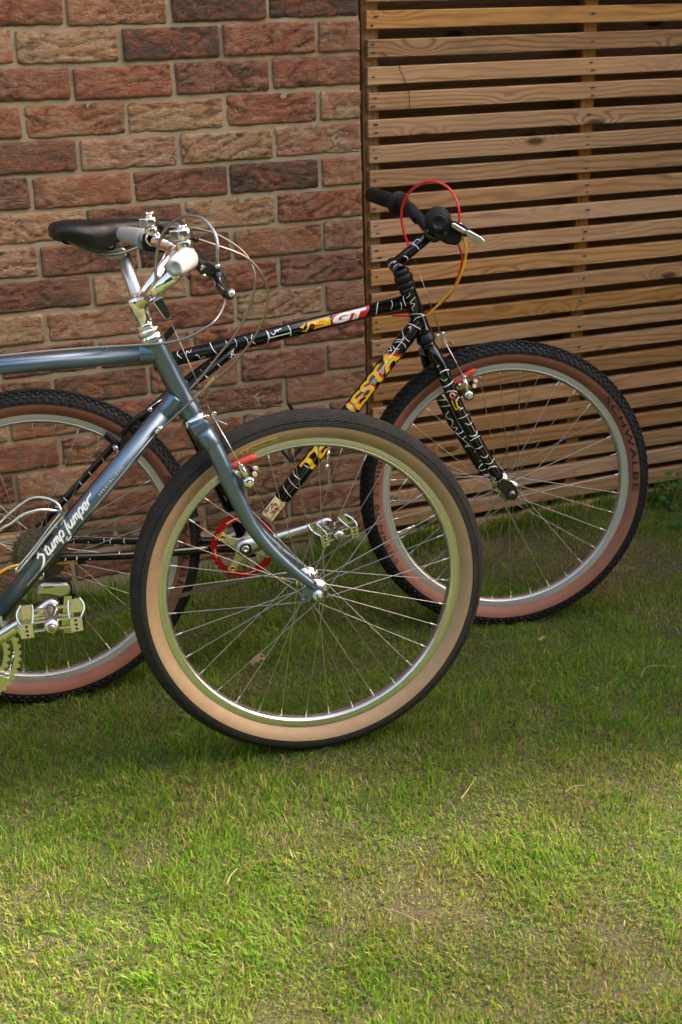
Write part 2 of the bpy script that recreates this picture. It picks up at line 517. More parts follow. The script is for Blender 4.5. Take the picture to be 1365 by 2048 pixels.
def wood_mat(name, light, mid, dark, vert=False, knots=True, k=1.0, var=0.34):
    t = NT(name)
    o0 = t.obj()
    if vert: o0 = t.map(o0, rot=(0, R(90), 0))
    o = t.rnd_offset(o0, 30)
    # knots: sparse voronoi centres on a stretched lattice; the grain bends round them
    v = t.n("ShaderNodeTexVoronoi", feature='F1', voronoi_dimensions='3D')
    v.inputs["Scale"].default_value = 1.0
    v.inputs["Randomness"].default_value = 0.9
    t.l(t.map(o, (3.7, 5, 10.0)), v.inputs["Vector"])
    dist = v.outputs["Distance"]
    kn = t.ramp(dist, [(0.0, 1.0), (0.36, 0.0)], 'EASE') if knots else None
    g = t.map(o, (1.6, 30, 34))
    wob = t.noise(t.map(o, (2.2, 8, 8)), 1.0, 3, 0.55)
    zz = t.n("ShaderNodeSeparateXYZ"); t.l(o, zz.inputs[0])
    ring = t.math('MULTIPLY', zz.outputs[2], t.math('MULTIPLY_ADD', t.math('FRACT', t.math('MULTIPLY', t.n('ShaderNodeObjectInfo').outputs['Random'], 13.7)), 420, 180))
    ring = t.math('ADD', ring, t.math('MULTIPLY', wob, 34))
    if knots:
        ring = t.math('ADD', ring, t.math('MULTIPLY', kn, 24))
    ln = t.math('MULTIPLY_ADD', t.math('SINE', ring), 0.5, 0.5)
    ln = t.math('POWER', ln, 2.2)
    fib = t.noise(t.map(o, (9, 300, 420)), 1.0, 3, 0.6)
    pat = t.noise(t.map(o, (1.8, 5, 14)), 1.0, 4, 0.65)
    c = t.mix(t.ramp(pat, [(0.3, 0.0), (0.7, 1.0)]), light, mid)
    c = t.mix(t.math('MULTIPLY', ln, t.math('MULTIPLY_ADD', t.ramp(t.noise(t.map(o, (1.2, 4, 10), loc=(9, 2, 2)), 1.0, 3), [(0.35, 0.0), (0.65, 1.0)]), 0.50, 0.14)), c, dark)
    c = t.mix(t.ramp(fib, [(0.45, 0.0), (0.8, 0.45)]), c, dark)
    if knots:
        core = t.ramp(dist, [(0.07, 0.9), (0.13, 0.0)])
        c = t.mix(core, c, tuple(x * 0.35 for x in dark))
    st = t.ramp(t.noise(t.map(o, (5, 9, 16), loc=(4, 4, 4)), 1.0, 4, 0.7), [(0.56, 0.0), (0.78, 0.55)])
    c = t.mix(st, c, (0.085, 0.07, 0.05))
    # each board its own tone
    oi = t.n("ShaderNodeObjectInfo")
    hs = t.n("ShaderNodeHueSaturation")
    t.l(c, hs.inputs["Color"])
    t.l(t.math('MULTIPLY_ADD', oi.outputs["Random"], var, (1 - var / 2) * k), hs.inputs["Value"])
    t.l(t.math('MULTIPLY_ADD', t.math('FRACT', t.math('MULTIPLY', oi.outputs["Random"], 7.31)), 0.25, 0.88), hs.inputs["Saturation"])
    t.l(hs.outputs[0], t.b.inputs["Base Color"])
    h = t.math('ADD', t.math('MULTIPLY', ln, -0.3), t.math('MULTIPLY', fib, 0.5))
    t.l(t.bump(h, 0.5, 0.0012), t.b.inputs["Normal"])
    t.b.inputs["Roughness"].default_value = 0.68
    t.b.inputs["Specular IOR Level"].default_value = 0.3
    return t.mat
M['wood'] = wood_mat('larch_slat_wood', (0.48, 0.27, 0.118), (0.38, 0.19, 0.074), (0.12, 0.045, 0.016), var=0.42)
M['wood_end'] = wood_mat('batten_wood', (0.44, 0.235, 0.085), (0.35, 0.175, 0.060), (0.14, 0.065, 0.025), vert=True, knots=False, var=0.12)
M['wood_edge'] = wood_mat('edge_board_wood', (0.22, 0.125, 0.055), (0.17, 0.092, 0.038), (0.10, 0.05, 0.02), vert=True, knots=False, var=0.05)
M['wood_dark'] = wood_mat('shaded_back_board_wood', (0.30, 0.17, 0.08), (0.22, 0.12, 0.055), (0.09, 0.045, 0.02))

def soil_mat():
    t = NT('thatch_and_soil')
    o = t.obj()
    a = t.noise(o, 3.2, 6, 0.7); f = t.noise(t.map(o, (1, 1, 1)), 180, 5, 0.75)
    c = t.mix(t.ramp(a, [(0.35, 0.0), (0.65, 1.0)]), (0.045, 0.050, 0.018), (0.085, 0.066, 0.034))
    c = t.mix(t.ramp(f, [(0.45, 0.0), (0.75, 0.8)]), c, (0.20, 0.150, 0.085))
    t.l(c, t.b.inputs["Base Color"])
    t.l(t.bump(f, 1.0, 0.010), t.b.inputs["Normal"])
    t.b.inputs["Roughness"].default_value = 0.95
    return t.mat
M['soil'] = soil_mat()

def grass_mat():
    t = NT('grass_blade')
    at = t.n("ShaderNodeAttribute"); at.attribute_name = "tint"
    t.l(at.outputs["Color"], t.b.inputs["Base Color"])
    t.b.inputs["Roughness"].default_value = 0.55
    t.b.inputs["Specular IOR Level"].default_value = 0.18
    tr = t.n("ShaderNodeBsdfTranslucent")
    mx = t.mix(1.0, at.outputs["Color"], (1.25, 1.15, 0.7), 'MULTIPLY')
    t.l(mx, tr.inputs[0])
    ms = t.n("ShaderNodeMixShader"); ms.inputs[0].default_value = 0.42
    t.l(t.b.outputs[0], ms.inputs[1]); t.l(tr.outputs[0], ms.inputs[2])
    t.l(ms.outputs[0], t.out.inputs[0])
    return t.mat
M['grass'] = grass_mat()
M['leaf'] = M['grass']

# ------------------------------------------------------------------ lawn (one sheet out to the horizon)
def ground_z(x, y):
    """the lawn swells a little under the near front wheel"""
    return 0.0125 * np.exp(-((x - 0.215) ** 2 + (y + 0.862) ** 2) / 0.34 ** 2) + 0.002 * np.sin(x * 7 + 1) * np.sin(y * 6)
mb = MB()
gxs = [-200, -20, -4] + list(np.linspace(-2, 3, 90)) + [5, 20, 200]
gys = [-200, -20, -6] + list(np.linspace(-2.6, 0.6, 60)) + [20, 200]
mb.grid([[(x, y, float(ground_z(x, y)) if -2.5 < y < 0.5 and -1.9 < x < 2.9 else 0.0) for x in gxs] for y in gys], True)
lawn = tag(mb.build('lawn_ground', M['soil'], fix=False), kind='structure')

# ------------------------------------------------------------------ brick wall
Z0 = 1.365                     # centre height of the course counted 0
WALL_X1 = 0.667
wall = tag(empty('brick_wall', (0, 0, 0)), 'red and brown handmade brick house wall with recessed sandy mortar', 'wall')
mb = MB()
mb.box((-1.6665, 0.1134, 1.18), (2.3335, 0, 0), (0, 0.1088, 0), (0, 0, 1.28))
mb.build('mortar', M['mortar'], wall)
RED, ORG, TAN, DRK, BLK, PNK, MAU, BRN = 'RED ORG TAN DRK BLK PNK MAU BRN'.split()
BC = {RED: (0.31, 0.083, 0.038, 0.42), ORG: (0.34, 0.130, 0.055, 0.58), TAN: (0.44, 0.260, 0.125, 1.0), DRK: (0.150, 0.068, 0.040, 0.22),
      BLK: (0.062, 0.040, 0.032, 0.05), PNK: (0.39, 0.165, 0.090, 0.95), MAU: (0.23, 0.084, 0.048, 0.4), BRN: (0.30, 0.128, 0.060, 0.55)}
rows = {0: [RED, ORG, BLK, BLK], 1: [PNK, TAN, BLK, RED, BRN], 2: [MAU, RED, MAU, RED], 3: [RED, ORG, TAN, RED, PNK],
        4: [DRK, PNK, TAN, PNK], 5: [DRK, ORG, DRK, BLK, ORG], 6: [TAN, DRK, TAN, RED], 7: [PNK, DRK, BLK, ORG, BRN],
        8: [DRK, TAN, RED, MAU], 9: [TAN, PNK, RED, TAN, BRN], 10: [MAU, RED, RED, RED], 11: [BRN, DRK, BRN, MAU, BRN],
        12: [ORG, RED, MAU, BRN], 13: [RED, ORG, BRN, BRN, MAU], 14: [PNK, RED, BRN, MAU], 15: [MAU, RED, MAU, BRN, BRN],
        16: [MAU, BRN, MAU, BRN], 17: [BRN, MAU, BRN, MAU, BRN]}

from mathutils import noise as mn
def brick_mesh(L, seed):
    rr = random.Random(seed)
    nx, nz = (45, 15) if L > 0.15 else (22, 15)
    hx, hz = L / 2, 0.0328
    o3 = Vector((seed * 3.7, seed * 1.9, seed * 5.3))
    slope = rr.uniform(-0.5, 0.5)
    def wob(t, k): return 0.0017 * mn.noise(Vector((t * 22, k, seed))) + 0.0009 * mn.noise(Vector((t * 75, k, seed)))
    vs, fs, fold_shade = [], [], []
    def pos(fx, fz, ins, y):
        x, z = fx * (hx - ins), fz * (hz - ins)
        r_ = max(0, abs(fx) - 0.955) / 0.045
        z *= 1 - 0.07 * r_ ** 2
        zz = z + (wob(x, 1 if fz > 0 else 2) * abs(fz) ** 2) * 1.3
        xx = x + wob(z, 3 if fx > 0 else 4) * abs(fx) ** 8
        return xx, y, zz
    def relief(x, z):
        q = Vector((x * 17 + z * slope * 22, 0, z * 46)) + o3
        w_ = mn.noise(Vector((x * 14, 5, z * 20)) + o3) * 0.9
        r1 = 1 - abs(mn.noise(q + Vector((w_, 0, w_ * 1.6)))) * 2.2           # long folds
        r2 = 1 - abs(mn.noise(q * 2.3 + Vector((0, 7, w_ * 2)))) * 2.2
        amt = min(1, max(0.12, 0.55 + 1.3 * mn.noise(Vector((x * 9, 2, z * 12)) + o3)))
        return 0.0052 * amt * max(0, r1) ** 3 + 0.0026 * amt * max(0, r2) ** 3 + 0.0014 * mn.noise(Vector((x * 55, 1, z * 80)) + o3) - 0.0012 * mn.noise(Vector((x * 9, 3, z * 14)) + o3)
    for j in range(nz):
        for i in range(nx):
            fx, fz = i / (nx - 1) * 2 - 1, j / (nz - 1) * 2 - 1
            x, y, z = pos(fx, fz, 0.0, 0)
            ed = max(abs(fx) ** 80, abs(fz) ** 26)
            rl = min(relief(x, z), 0.0058); fold_shade.append(min(1, max(0, (rl - 0.0026) / 0.0034)))
            vs.append((x, min(rl - 0.0022 + 0.0026 * ed, 0.0038), z))
    b0 = len(vs)
    rim_ = [(i, 0) for i in range(nx)] + [(nx - 1, j) for j in range(1, nz)] + [(i, nz - 1) for i in range(nx - 2, -1, -1)] + [(0, j) for j in range(nz - 2, 0, -1)]
    for (i, j) in rim_:
        v = vs[j * nx + i]; vs.append((v[0], 0.020, v[2]))
    for j in range(nz - 1):
        for i in range(nx - 1):
            fs.append((j * nx + i, j * nx + i + 1, (j + 1) * nx + i + 1, (j + 1) * nx + i))
    m_ = len(rim_)
    for k in range(m_):
        k2 = (k + 1) % m_
        a, b = rim_[k], rim_[k2]
        fs.append((a[1] * nx + a[0], b0 + k, b0 + k2, b[1] * nx + b[0]))
    me = D.meshes.new('brick')
    me.from_pydata(vs, [], fs)
    if sum(p.normal.y * p.area for p in me.polygons) > 0: me.flip_normals()
    me.polygons.foreach_set("use_smooth", [True] * len(me.polygons))
    at = me.attributes.new('fold', 'FLOAT', 'POINT'); at.data.foreach_set('value', fold_shade + [0.0] * (len(vs) - len(fold_shade)))
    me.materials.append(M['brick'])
    return me
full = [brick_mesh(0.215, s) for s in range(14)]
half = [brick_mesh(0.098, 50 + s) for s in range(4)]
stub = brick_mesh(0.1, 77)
# measured wander of the handmade courses
sag = {0: 0.004, 1: 0.002, 2: 0.003, 3: 0.004, 4: 0.005, 5: 0.003, 6: 0.002}
rb = random.Random(5)
nb = 0
for c in range(-3, 18):
    z = Z0 - 0.075 * c
    ks = list(range(-8, 5, 2)) if c % 2 == 0 else list(range(-9, 5, 2)) + [5]
    for k in ks:
        half_b = (k == 5)
        x0, x1 = k * 0.1125, (k + 2) * 0.1125
        if k + 2 >= 6: x1 = WALL_X1 + 0.005
        L = x1 - x0 - 0.010
        xm = (x0 + x1) / 2
        if half_b: xm = x0 + 0.005 + L / 2
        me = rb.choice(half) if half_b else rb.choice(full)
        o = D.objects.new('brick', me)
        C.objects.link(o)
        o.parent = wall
        bow = -0.0045 * math.exp(-((xm - 0.12) / 0.28) ** 2) if c > -2 else 0
        o.location = (xm + rb.uniform(-0.0012, 0.0012), rb.uniform(-0.0022, 0.0022), z + bow + rb.uniform(-0.001, 0.001))
        o.rotation_euler = (rb.uniform(-.008, .008), rb.uniform(-.006, .006), rb.uniform(-.006, .006))
        base_l = 0.098 if half_b else 0.215
        flip = rb.choice((-1, 1))
        o.scale = (L / base_l, 1, rb.uniform(0.97, 1.03))
        if flip < 0: o.rotation_euler.y += math.pi
        idx = ((k + 2) // 2 if c % 2 == 0 else (k + 3) // 2)
        col = rows[c][idx] if c in rows and 0 <= idx < len(rows[c]) else rb.choice([RED, ORG, TAN, DRK, MAU, BRN, PNK, RED])
        cc = BC[col]
        j = rb.uniform(0.88, 1.12)
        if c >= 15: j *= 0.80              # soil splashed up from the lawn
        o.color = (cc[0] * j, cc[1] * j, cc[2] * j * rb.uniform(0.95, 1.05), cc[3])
        nb += 1
# the courses high above the picture, one mesh
mb = MB()
for c in range(-14, -3):
    z = Z0 - 0.075 * c
    for i in range(17):
        x1 = WALL_X1 - i * 0.225 - (0.1125 if c % 2 else 0)
        mb.box((x1 - 0.1075, 0.006, z), (0.1075, 0, 0), (0, 0.006, 0), (0, 0, 0.0325))
for c in range(-3, 18):
    z = Z0 - 0.075 * c
    for i in range(9):
        x1 = (-8 if c % 2 == 0 else -9) * 0.1125 - 0.01 - i * 0.225
        mb.box((x1 - 0.1075, 0.006, z), (0.1075, 0, 0), (0, 0.006, 0), (0, 0, 0.0325))
o = mb.build('brick_courses', M['brick'], wall, fix=False)
o.color = (0.30, 0.12, 0.07, 0.5)
tag(o, kind='stuff')

# ------------------------------------------------------------------ slatted fence
FX0, FX1, FH = 0.6875, 3.4, 2.25
fence = tag(empty('slatted_fence', (FX0, 0, 0)), 'brown horizontal slatted timber fence beside the brick wall', 'fence')
rf = random.Random(3)
slat_me = []
for s in range(6):
    L = FX1 - FX0
    bm = bmesh.new()
    nseg = 14
    r2 = random.Random(100 + s)
    pha = [r2.uniform(0, 6.28) for _ in range(4)]
    sect = [(-0.0185, 0.0), (-0.0197, 0.0012), (-0.0197, 0.018), (0.0197, 0.018), (0.0197, 0.0026), (0.0176, 0.0)]   # (z, y)
    rowsv = []
    for i in range(nseg + 1):
        x = L * i / nseg
        dz = 0.0007 * math.sin(x * 3.1 + pha[0]) + 0.0004 * math.sin(x * 9 + pha[1])
        rowsv.append([bm.verts.new((x, y + 0.0004 * math.sin(x * 4 + pha[2]), z + dz + 0.0003 * math.sin(x * 23 + z * 900 + pha[3]))) for z, y in sect])
    for i in range(nseg):
        for k in range(6):
            bm.faces.new((rowsv[i][k], rowsv[i][(k + 1) % 6], rowsv[i + 1][(k + 1) % 6], rowsv[i + 1][k]))
    bm.faces.new(rowsv[0]); bm.faces.new(list(reversed(rowsv[-1])))
    bmesh.ops.recalc_face_normals(bm, faces=bm.faces)
    me = D.meshes.new('slat'); bm.to_mesh(me); bm.free()
    me.materials.append(M['wood'])
    slat_me.append(me)
offs = {22: 0.0, 21: 0.001}
for i in range(-13, 23):
    top = Z0 - 0.025 - 0.0593 * i - (0.0015 if i > 18 else 0)
    o = D.objects.new('slat', slat_me[(i * 5) % 6])
    C.objects.link(o)
    o.parent = fence
    o.location = (rf.uniform(-0.0012, 0.0012), rf.uniform(-0.0012, 0.0008), top - 0.0195 + rf.uniform(-0.0015, 0.0015))
    o.rotation_euler = (rf.uniform(-0.03, 0.03), rf.uniform(-0.0012, 0.0012), 0)
for x, wd in ((0.704, 0.0175), (1.2905, 0.0185), (1.90, 0.018), (2.5, 0.018), (3.1, 0.018)):
    mb = MB(); mb.box((x, 0.0405, 1.10), (wd, 0, 0), (0, 0.0195, 0), (0, 0, 1.10))
    mb.build('batten', M['wood_end'], fence, bevel=0.0012)
mb = MB(); mb.box((0.6818, 0.0335, 1.105), (0.0042, 0, 0), (0, 0.0195, 0), (0, 0, 1.115))
mb.build('edge_board', M['wood_edge'], fence, bevel=0.001)
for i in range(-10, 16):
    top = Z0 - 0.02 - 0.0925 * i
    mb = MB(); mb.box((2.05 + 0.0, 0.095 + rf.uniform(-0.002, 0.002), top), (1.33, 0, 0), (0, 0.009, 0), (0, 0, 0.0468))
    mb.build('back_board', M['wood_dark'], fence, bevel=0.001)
mb = MB(); ms = MB()
M['tannin'] = simple('tannin_stain', (0.035, 0.026, 0.02), 0.8)
for i in range(-2, 23):
    zc = Z0 - 0.025 - 0.0593 * i - 0.0195
    for x in (0.703, 1.288, 1.9):
        for dz in ((0.009, -0.009) if rf.random() < (0.85 if x < 1 else 0.3) else (rf.uniform(-.006, .006),)):
            xx, zz = x + rf.uniform(-0.006, 0.006), zc + dz
            mb.lathe([(0, -0.0006), (0.0019, -0.0006), (0.0020, 0.0011), (0, 0.0012)], (xx, 0.0, zz), (0, -1, 0), 8)
            sx_, sz_ = rf.uniform(0.004, 0.009), rf.uniform(0.0013, 0.0024)
            ms.v += [Vector((xx + sx_ * math.cos(q * 0.7854) * rf.uniform(.7, 1.2), -0.0019, zz + sz_ * math.sin(q * 0.7854) - 0.0006)) for q in range(8)]
            ms.face(tuple(range(len(ms.v) - 8, len(ms.v))), False)
tag(mb.build('nail', M['steel'], fence), kind='stuff')
tag(ms.build('nail_stain', M['tannin'], fence, fix=False), kind='stuff')

# ------------------------------------------------------------------ bicycle building blocks
Zv = Vector((0, 0, 1))

def text_mesh(txt, size=1.0, sx=1.0, shear=0.0, spacing=1.0, bold=0.0, maxlen=0.12):
    """flat lettering as (verts2d, tris); baseline at y=0, starts at x=0, capital height = size"""
    cu = D.curves.new("txt", 'FONT')
    cu.body = txt
    cu.size = 1.0
    cu.space_character = spacing
    cu.shear = 0
    cu.offset = bold
    cu.resolution_u = 3
    ob = D.objects.new("txt", cu)
    C.objects.link(ob)
    dg = bpy.context.evaluated_depsgraph_get()
    me = D.meshes.new_from_object(ob.evaluated_get(dg))
    D.objects.remove(ob); D.curves.remove(cu)
    bm = bmesh.new(); bm.from_mesh(me); D.meshes.remove(me)
    bmesh.ops.triangulate(bm, faces=bm.faces)
    for _ in range(4):
        es = [e for e in bm.edges if e.calc_length() > maxlen]
        if not es: break
        bmesh.ops.subdivide_edges(bm, edges=es, cuts=1)
        bmesh.ops.triangulate(bm, faces=bm.faces)
    k = size / 0.73
    vs = [(v.co.x * k * sx + shear * v.co.y * k, v.co.y * k) for v in bm.verts]
    x0 = min(v[0] for v in vs)
    vs = [(x - x0, y) for x, y in vs]
    bm.verts.index_update()
    fs = [tuple(v.index for v in f.verts) for f in bm.faces]
    bm.free()
    return vs, fs

def width2d(vs): return max(v[0] for v in vs)

def on_tube(vs, A, Bp, r, face, s0, y0=0.0, off=0.0003):
    """wrap 2-D verts on the tube A->Bp: x runs along it from s0, y round it, centred on the side facing 'face'"""
    A, Bp = Vector(A), Vector(Bp)
    ax = (Bp - A).normalized()
    nf = (face - ax * face.dot(ax)).normalized()
    up = nf.cross(ax)
    out = []
    for x, y in vs:
        th = (y + y0) / r
        out.append(A + ax * (x + s0) + (nf * math.cos(th) + up * math.sin(th)) * (r + off))
    return out

def raw_mesh(name, vs, fs, mat, parent, kind=None, local=False):
    mb = MB(); mb.v = [Vector(v) for v in vs]
    for f_ in fs: mb.face(f_)
    o = mb.build(name, mat, parent, mw=False if local else None, fix=False)
    if kind: tag(o, kind=kind)
    return o

def ribbon2d(pts, w, n=6, taper=True):
    """a brush stroke through 2-D points, returned as strip verts/faces"""
    p = [Vector((a, b, 0)) for a, b in pts]
    p = spline(p, n) if len(p) > 2 else [p[0].lerp(p[1], t / 8) for t in range(9)]
    vs, fs = [], []
    m = len(p)
    for i in range(m):
        t = (p[min(i + 1, m - 1)] - p[max(i - 1, 0)]).normalized()
        q = Vector((-t.y, t.x, 0))
        k = i / (m - 1)
        ww = w * 0.5 * ((0.45 + 0.55 * min(1, 6 * min(k, 1 - k) + 0.1)) if taper else 1)
        vs += [((p[i] + q * ww).x, (p[i] + q * ww).y), (p[i].x, p[i].y), ((p[i] - q * ww).x, (p[i] - q * ww).y)]
        if i:
            b = 3 * i
            fs += [(b - 3, b - 2, b + 1, b), (b - 2, b - 1, b + 2, b + 1)]
    return vs, fs

def squiggles(A, Bp, r, face, seed, n, name, parent, w=0.0019, span=1.2, along=(0.03, 0.97)):
    """hand-flicked white paint lines on a tube"""
    rr = random.Random(seed)
    V, F = [], []
    L = (Vector(Bp) - Vector(A)).length
    for i in range(n):
        s = L * (along[0] + (along[1] - along[0]) * (i + rr.uniform(0.15, 0.85)) / n)
        kind = rr.random()
        pts = []
        if kind < 0.84:                                  # a curl thrown across the tube
            a0 = rr.uniform(0.5, span) * r; tilt = rr.uniform(-0.5, 0.9); bow = rr.uniform(-0.35, 0.45) * r
            top, bot = (a0, -rr.uniform(-0.3, span) * r) if rr.random() < 0.55 else ((span * r, -rr.uniform(0.4, span) * r) if rr.random() < 0.6 else (rr.uniform(0.0, span) * r, -a0))
            for k in range(6):
                q = k / 5
                y = top + (bot - top) * q
                pts.append((s + tilt * y * 0.5 + bow * math.sin(q * math.pi) + rr.uniform(-.0005, .0005), y))
        else:                                            # a lazy line along it
            ln = rr.uniform(0.8, 2.0) * r; y0 = rr.uniform(-0.8, 0.8) * r
            for k in range(5):
                pts.append((s + ln * (k / 4 - 0.5), y0 + rr.uniform(-0.45, 0.45) * r))
        vs, fs = ribbon2d(pts, w * rr.uniform(0.7, 1.15), 5)
        b = len(V)
        V += on_tube(vs, A, Bp, r, face, 0, 0, 0.00035 + 0.00004 * (i % 3))
        F += [tuple(x + b for x in f_) for f_ in fs]
    return raw_mesh(name, V, F, M['white_ink'], parent, kind='stuff')

def wheel(name, parent, fr, at, tread='file', wallmat=None, lean=None, front=True, spin=0.0, seed=1, arm=None):
    """local axes: x forward, y up, z along the axle towards the drive side"""
    rr = random.Random(seed)
    mw = parent_world(parent).inverted() @ fr.mat(*at)
    w = empty(name, mw, parent)
    RO = 0.335
    k = 1.0
    # tyre casing
    casing = [(0.2840, 0.0120), (0.2875, 0.0158), (0.2925, 0.0205), (0.2985, 0.0243), (0.3040, 0.0260), (0.3066, 0.0265)]
    if tread == 'file':
        cap = [(0.3066, 0.0270), (0.3110, 0.0272), (0.3150, 0.0262), (0.3205, 0.0240), (0.3262, 0.0195), (0.3305, 0.0140), (0.3335, 0.0073), (0.3345, 0.0)]
    else:
        cap = [(0.3066, 0.0267), (0.3100, 0.0266), (0.3140, 0.0255), (0.3190, 0.0228), (0.3235, 0.0182), (0.3270, 0.0130), (0.3290, 0.0068), (0.3297, 0.0)]
    def both(p): return p + [(r_, -h) for r_, h in reversed(p[:-1])]
    mb = MB(); mb.lathe(both(cap), (0, 0, 0), Zv, 180, a0=(1, 0, 0), uvs=True)
    ty = mb.build('tyre', M['file_tread'] if tread == 'file' else M['rubber'], w, mw=False, fix=False)
    for sgn in (1, -1):
        mb = MB(); mb.lathe([(r_, h * sgn) for r_, h in (casing if sgn > 0 else list(reversed(casing)))], (0, 0, 0), Zv, 144, a0=(1, 0, 0), uvs=True)
        sw = mb.build('sidewall', wallmat, w, mw=False, fix=False)
    if tread == 'file':
        mb = MB()                                       # fine serration on the shoulder
        for i in range(620):
            a = 2 * math.pi * i / 620
            for sg in (1, -1):
                c = Vector((math.cos(a), math.sin(a), 0))
                tg = Vector((-math.sin(a), math.cos(a), 0))
                mb.box(c * 0.3188 + Zv * 0.0250 * sg, tg * 0.0009, (c * 0.8 - Zv * sg * 0.6) * 0.0013, (c * 0.6 + Zv * sg * 0.8) * 0.0006)
        tag(mb.build('shoulder_serration', M['rubber'], w, mw=False, fix=False), kind='stuff')
    else:
        mb = MB()
        N = 122
        for i in range(N):
            for row, (r_, h, tw, tl, sk, hh) in enumerate(((0.3299, 0.0036, 0.0029, 0.0060, 0.30, 0.0036), (0.3290, 0.0098, 0.0027, 0.0060, -0.3, 0.0036),
                                                      (0.3256, 0.0152, 0.0027, 0.0058, 0.3, 0.0035), (0.3208, 0.0205, 0.0027, 0.0056, -0.2, 0.0033), (0.3148, 0.0246, 0.0036, 0.0054, 0.0, 0.0028))):
                for sg in (1, -1):
                    a = 2 * math.pi * (i + (0.5 if (row + (sg > 0)) % 2 else 0)) / N
                    c = Vector((math.cos(a), math.sin(a), 0)); tg = Vector((-math.sin(a), math.cos(a), 0))
                    th = math.atan2(h, r_ - 0.306)
                    nrm_ = (c * math.cos(th) + Zv * sg * math.sin(th)).normalized()
                    ac = nrm_.cross(tg)
                    t2 = (tg + ac * sk * sg).normalized(); a2 = nrm_.cross(t2)
                    base = c * r_ + Zv * h * sg
                    b = len(mb.v)
                    for lv, q in ((-0.001, 1.12), (hh, 0.82)):
                        for du, dv in ((-1, -1), (1, -1), (1, 1), (-1, 1)):
                            mb.v.append(base + nrm_ * lv + t2 * du * tl * 0.5 * q * 1.35 + a2 * dv * tw * q)
                    for q in ((4, 5, 6, 7), (0, 1, 5, 4), (1, 2, 6, 5), (2, 3, 7, 6), (3, 0, 4, 7)):
                        mb.face(tuple(b + x for x in q), False)
        tag(mb.build('tread_knobs', M['knob_rubber'], w, mw=False, fix=False), kind='stuff')
    # rim
    pr = [(0.2868, 0.0118), (0.2858, 0.0128), (0.2835, 0.0130), (0.2722, 0.0128), (0.2700, 0.0118), (0.2676, 0.0088), (0.2664, 0.0045), (0.2660, 0.0),
          (0.2664, -0.0045), (0.2676, -0.0088), (0.2700, -0.0118), (0.2722, -0.0128), (0.2835, -0.0130), (0.2858, -0.0128), (0.2868, -0.0118)]
    mb = MB(); mb.lathe(pr, (0, 0, 0), Zv, 144, a0=(1, 0, 0))
    mb.build('rim', M['rim_worn'] if tread == 'file' else M['rim_matt'], w, mw=False, fix=False)
    mb = MB(); mb.lathe([(0.2726, 0.01295), (0.2718, 0.01345), (0.2708, 0.0129), (0.2700, 0.0122)], (0, 0, 0), Zv, 144, a0=(1, 0, 0))
    mb.lathe([(0.2668, 0.0068), (0.2661, 0.0042), (0.2657, 0), (0.2661, -0.0042), (0.2668, -0.0068)], (0, 0, 0), Zv, 144, a0=(1, 0, 0))
    mb.build('rim_bed', M['rim'], w, mw=False, fix=False)
    # hub
    fl = 0.0345 if front else 0.031
    fz2 = -fl if front else -0.034
    fr_ = 0.0205 if front else 0.0235
    mb = MB()
    mb.lathe([(0.0085, 0.052 if front else 0.033), (0.0095, 0.047 if front else 0.030), (0.0145, fl + 0.006), (0.0155, fl + 0.0015), (fr_ + 0.003, fl + 0.0015), (fr_ + 0.0035, fl), (fr_ + 0.003, fl - 0.0018), (0.014, fl - 0.0025), (0.0125, fl - 0.009),
              (0.0115, 0.0), (0.0125, fz2 + 0.009), (0.014, fz2 + 0.0025), (fr_ + 0.003, fz2 + 0.0018), (fr_ + 0.0035, fz2), (fr_ + 0.003, fz2 - 0.0015), (0.0155, fz2 - 0.0015), (0.0145, fz2 - 0.006), (0.0085, -0.052)], (0, 0, 0), Zv, 32)
    mb.build('hub', M['alloy'], w, mw=False, fix=False)
    # spokes
    L0 = 1.0
    bm = MB(); bm.tube([(0, 0, 0), (0, 0, 1)], 1.0, 6)
    sm_ = None
    nsp = 36
    nip = None
    for i in range(nsp):
        side = 1 if i % 2 == 0 else -1
        grp = (i // 2) % 2
        a = 2 * math.pi * i / nsp + spin
        ha = a + (1 if grp else -1) * R(58)
        fz = (fl if side > 0 else fz2) + (0.002 if grp else -0.002) * side
        p0 = Vector((fr_ * math.cos(ha), fr_ * math.sin(ha), fz))
        p1 = Vector((0.2665 * math.cos(a), 0.2665 * math.sin(a), 0.0030 * side))
        d_ = p1 - p0
        if sm_ is None:
            o = bm.build('spoke', M['spoke'], w, mw=False, fix=False); sm_ = o.data
            bm2 = MB(); bm2.tube([(0, 0, 0), (0, 0, 1)], [1.0, 0.8], 8)
            n_ = bm2.build('nipple', M['alloy'], w, mw=False, fix=False); nip = n_.data
        else:
            o = D.objects.new('spoke', sm_); C.objects.link(o); o.parent = w
            n_ = D.objects.new('nipple', nip); C.objects.link(n_); n_.parent = w
        q = d_.to_track_quat('Z', 'Y').to_matrix().to_4x4()
        o.matrix_basis = Matrix.Translation(p0) @ q @ Matrix.Diagonal((0.00085, 0.00085, d_.length, 1))
        n_.matrix_basis = Matrix.Translation(p1 - d_.normalized() * 0.0125) @ q @ Matrix.Diagonal((0.0019, 0.0019, 0.013, 1))
    # valve
    va = R(rr.uniform(0, 360)) if arm is None else R(arm)
    c = Vector((math.cos(va), math.sin(va), 0))
    mb = MB(); mb.cyl(c * 0.267, c * 0.262, 0.0042, 10); mb.cyl(c * 0.264, c * 0.228, 0.0028, 10)
    mb.cyl(c * 0.232, c * 0.224, 0.0034, 10)
    mb.build('valve', M['alloy'], w, mw=False)
    return w

def sidewall_z(r_):
    P = [(0.2840, 0.0120), (0.2875, 0.0158), (0.2925, 0.0205), (0.2985, 0.0243), (0.3040, 0.0260), (0.3066, 0.0265)]
    for (a, b), (c, d) in zip(P, P[1:]):
        if a <= r_ <= c: return b + (d - b) * (r_ - a) / (c - a)
    return 0.0266

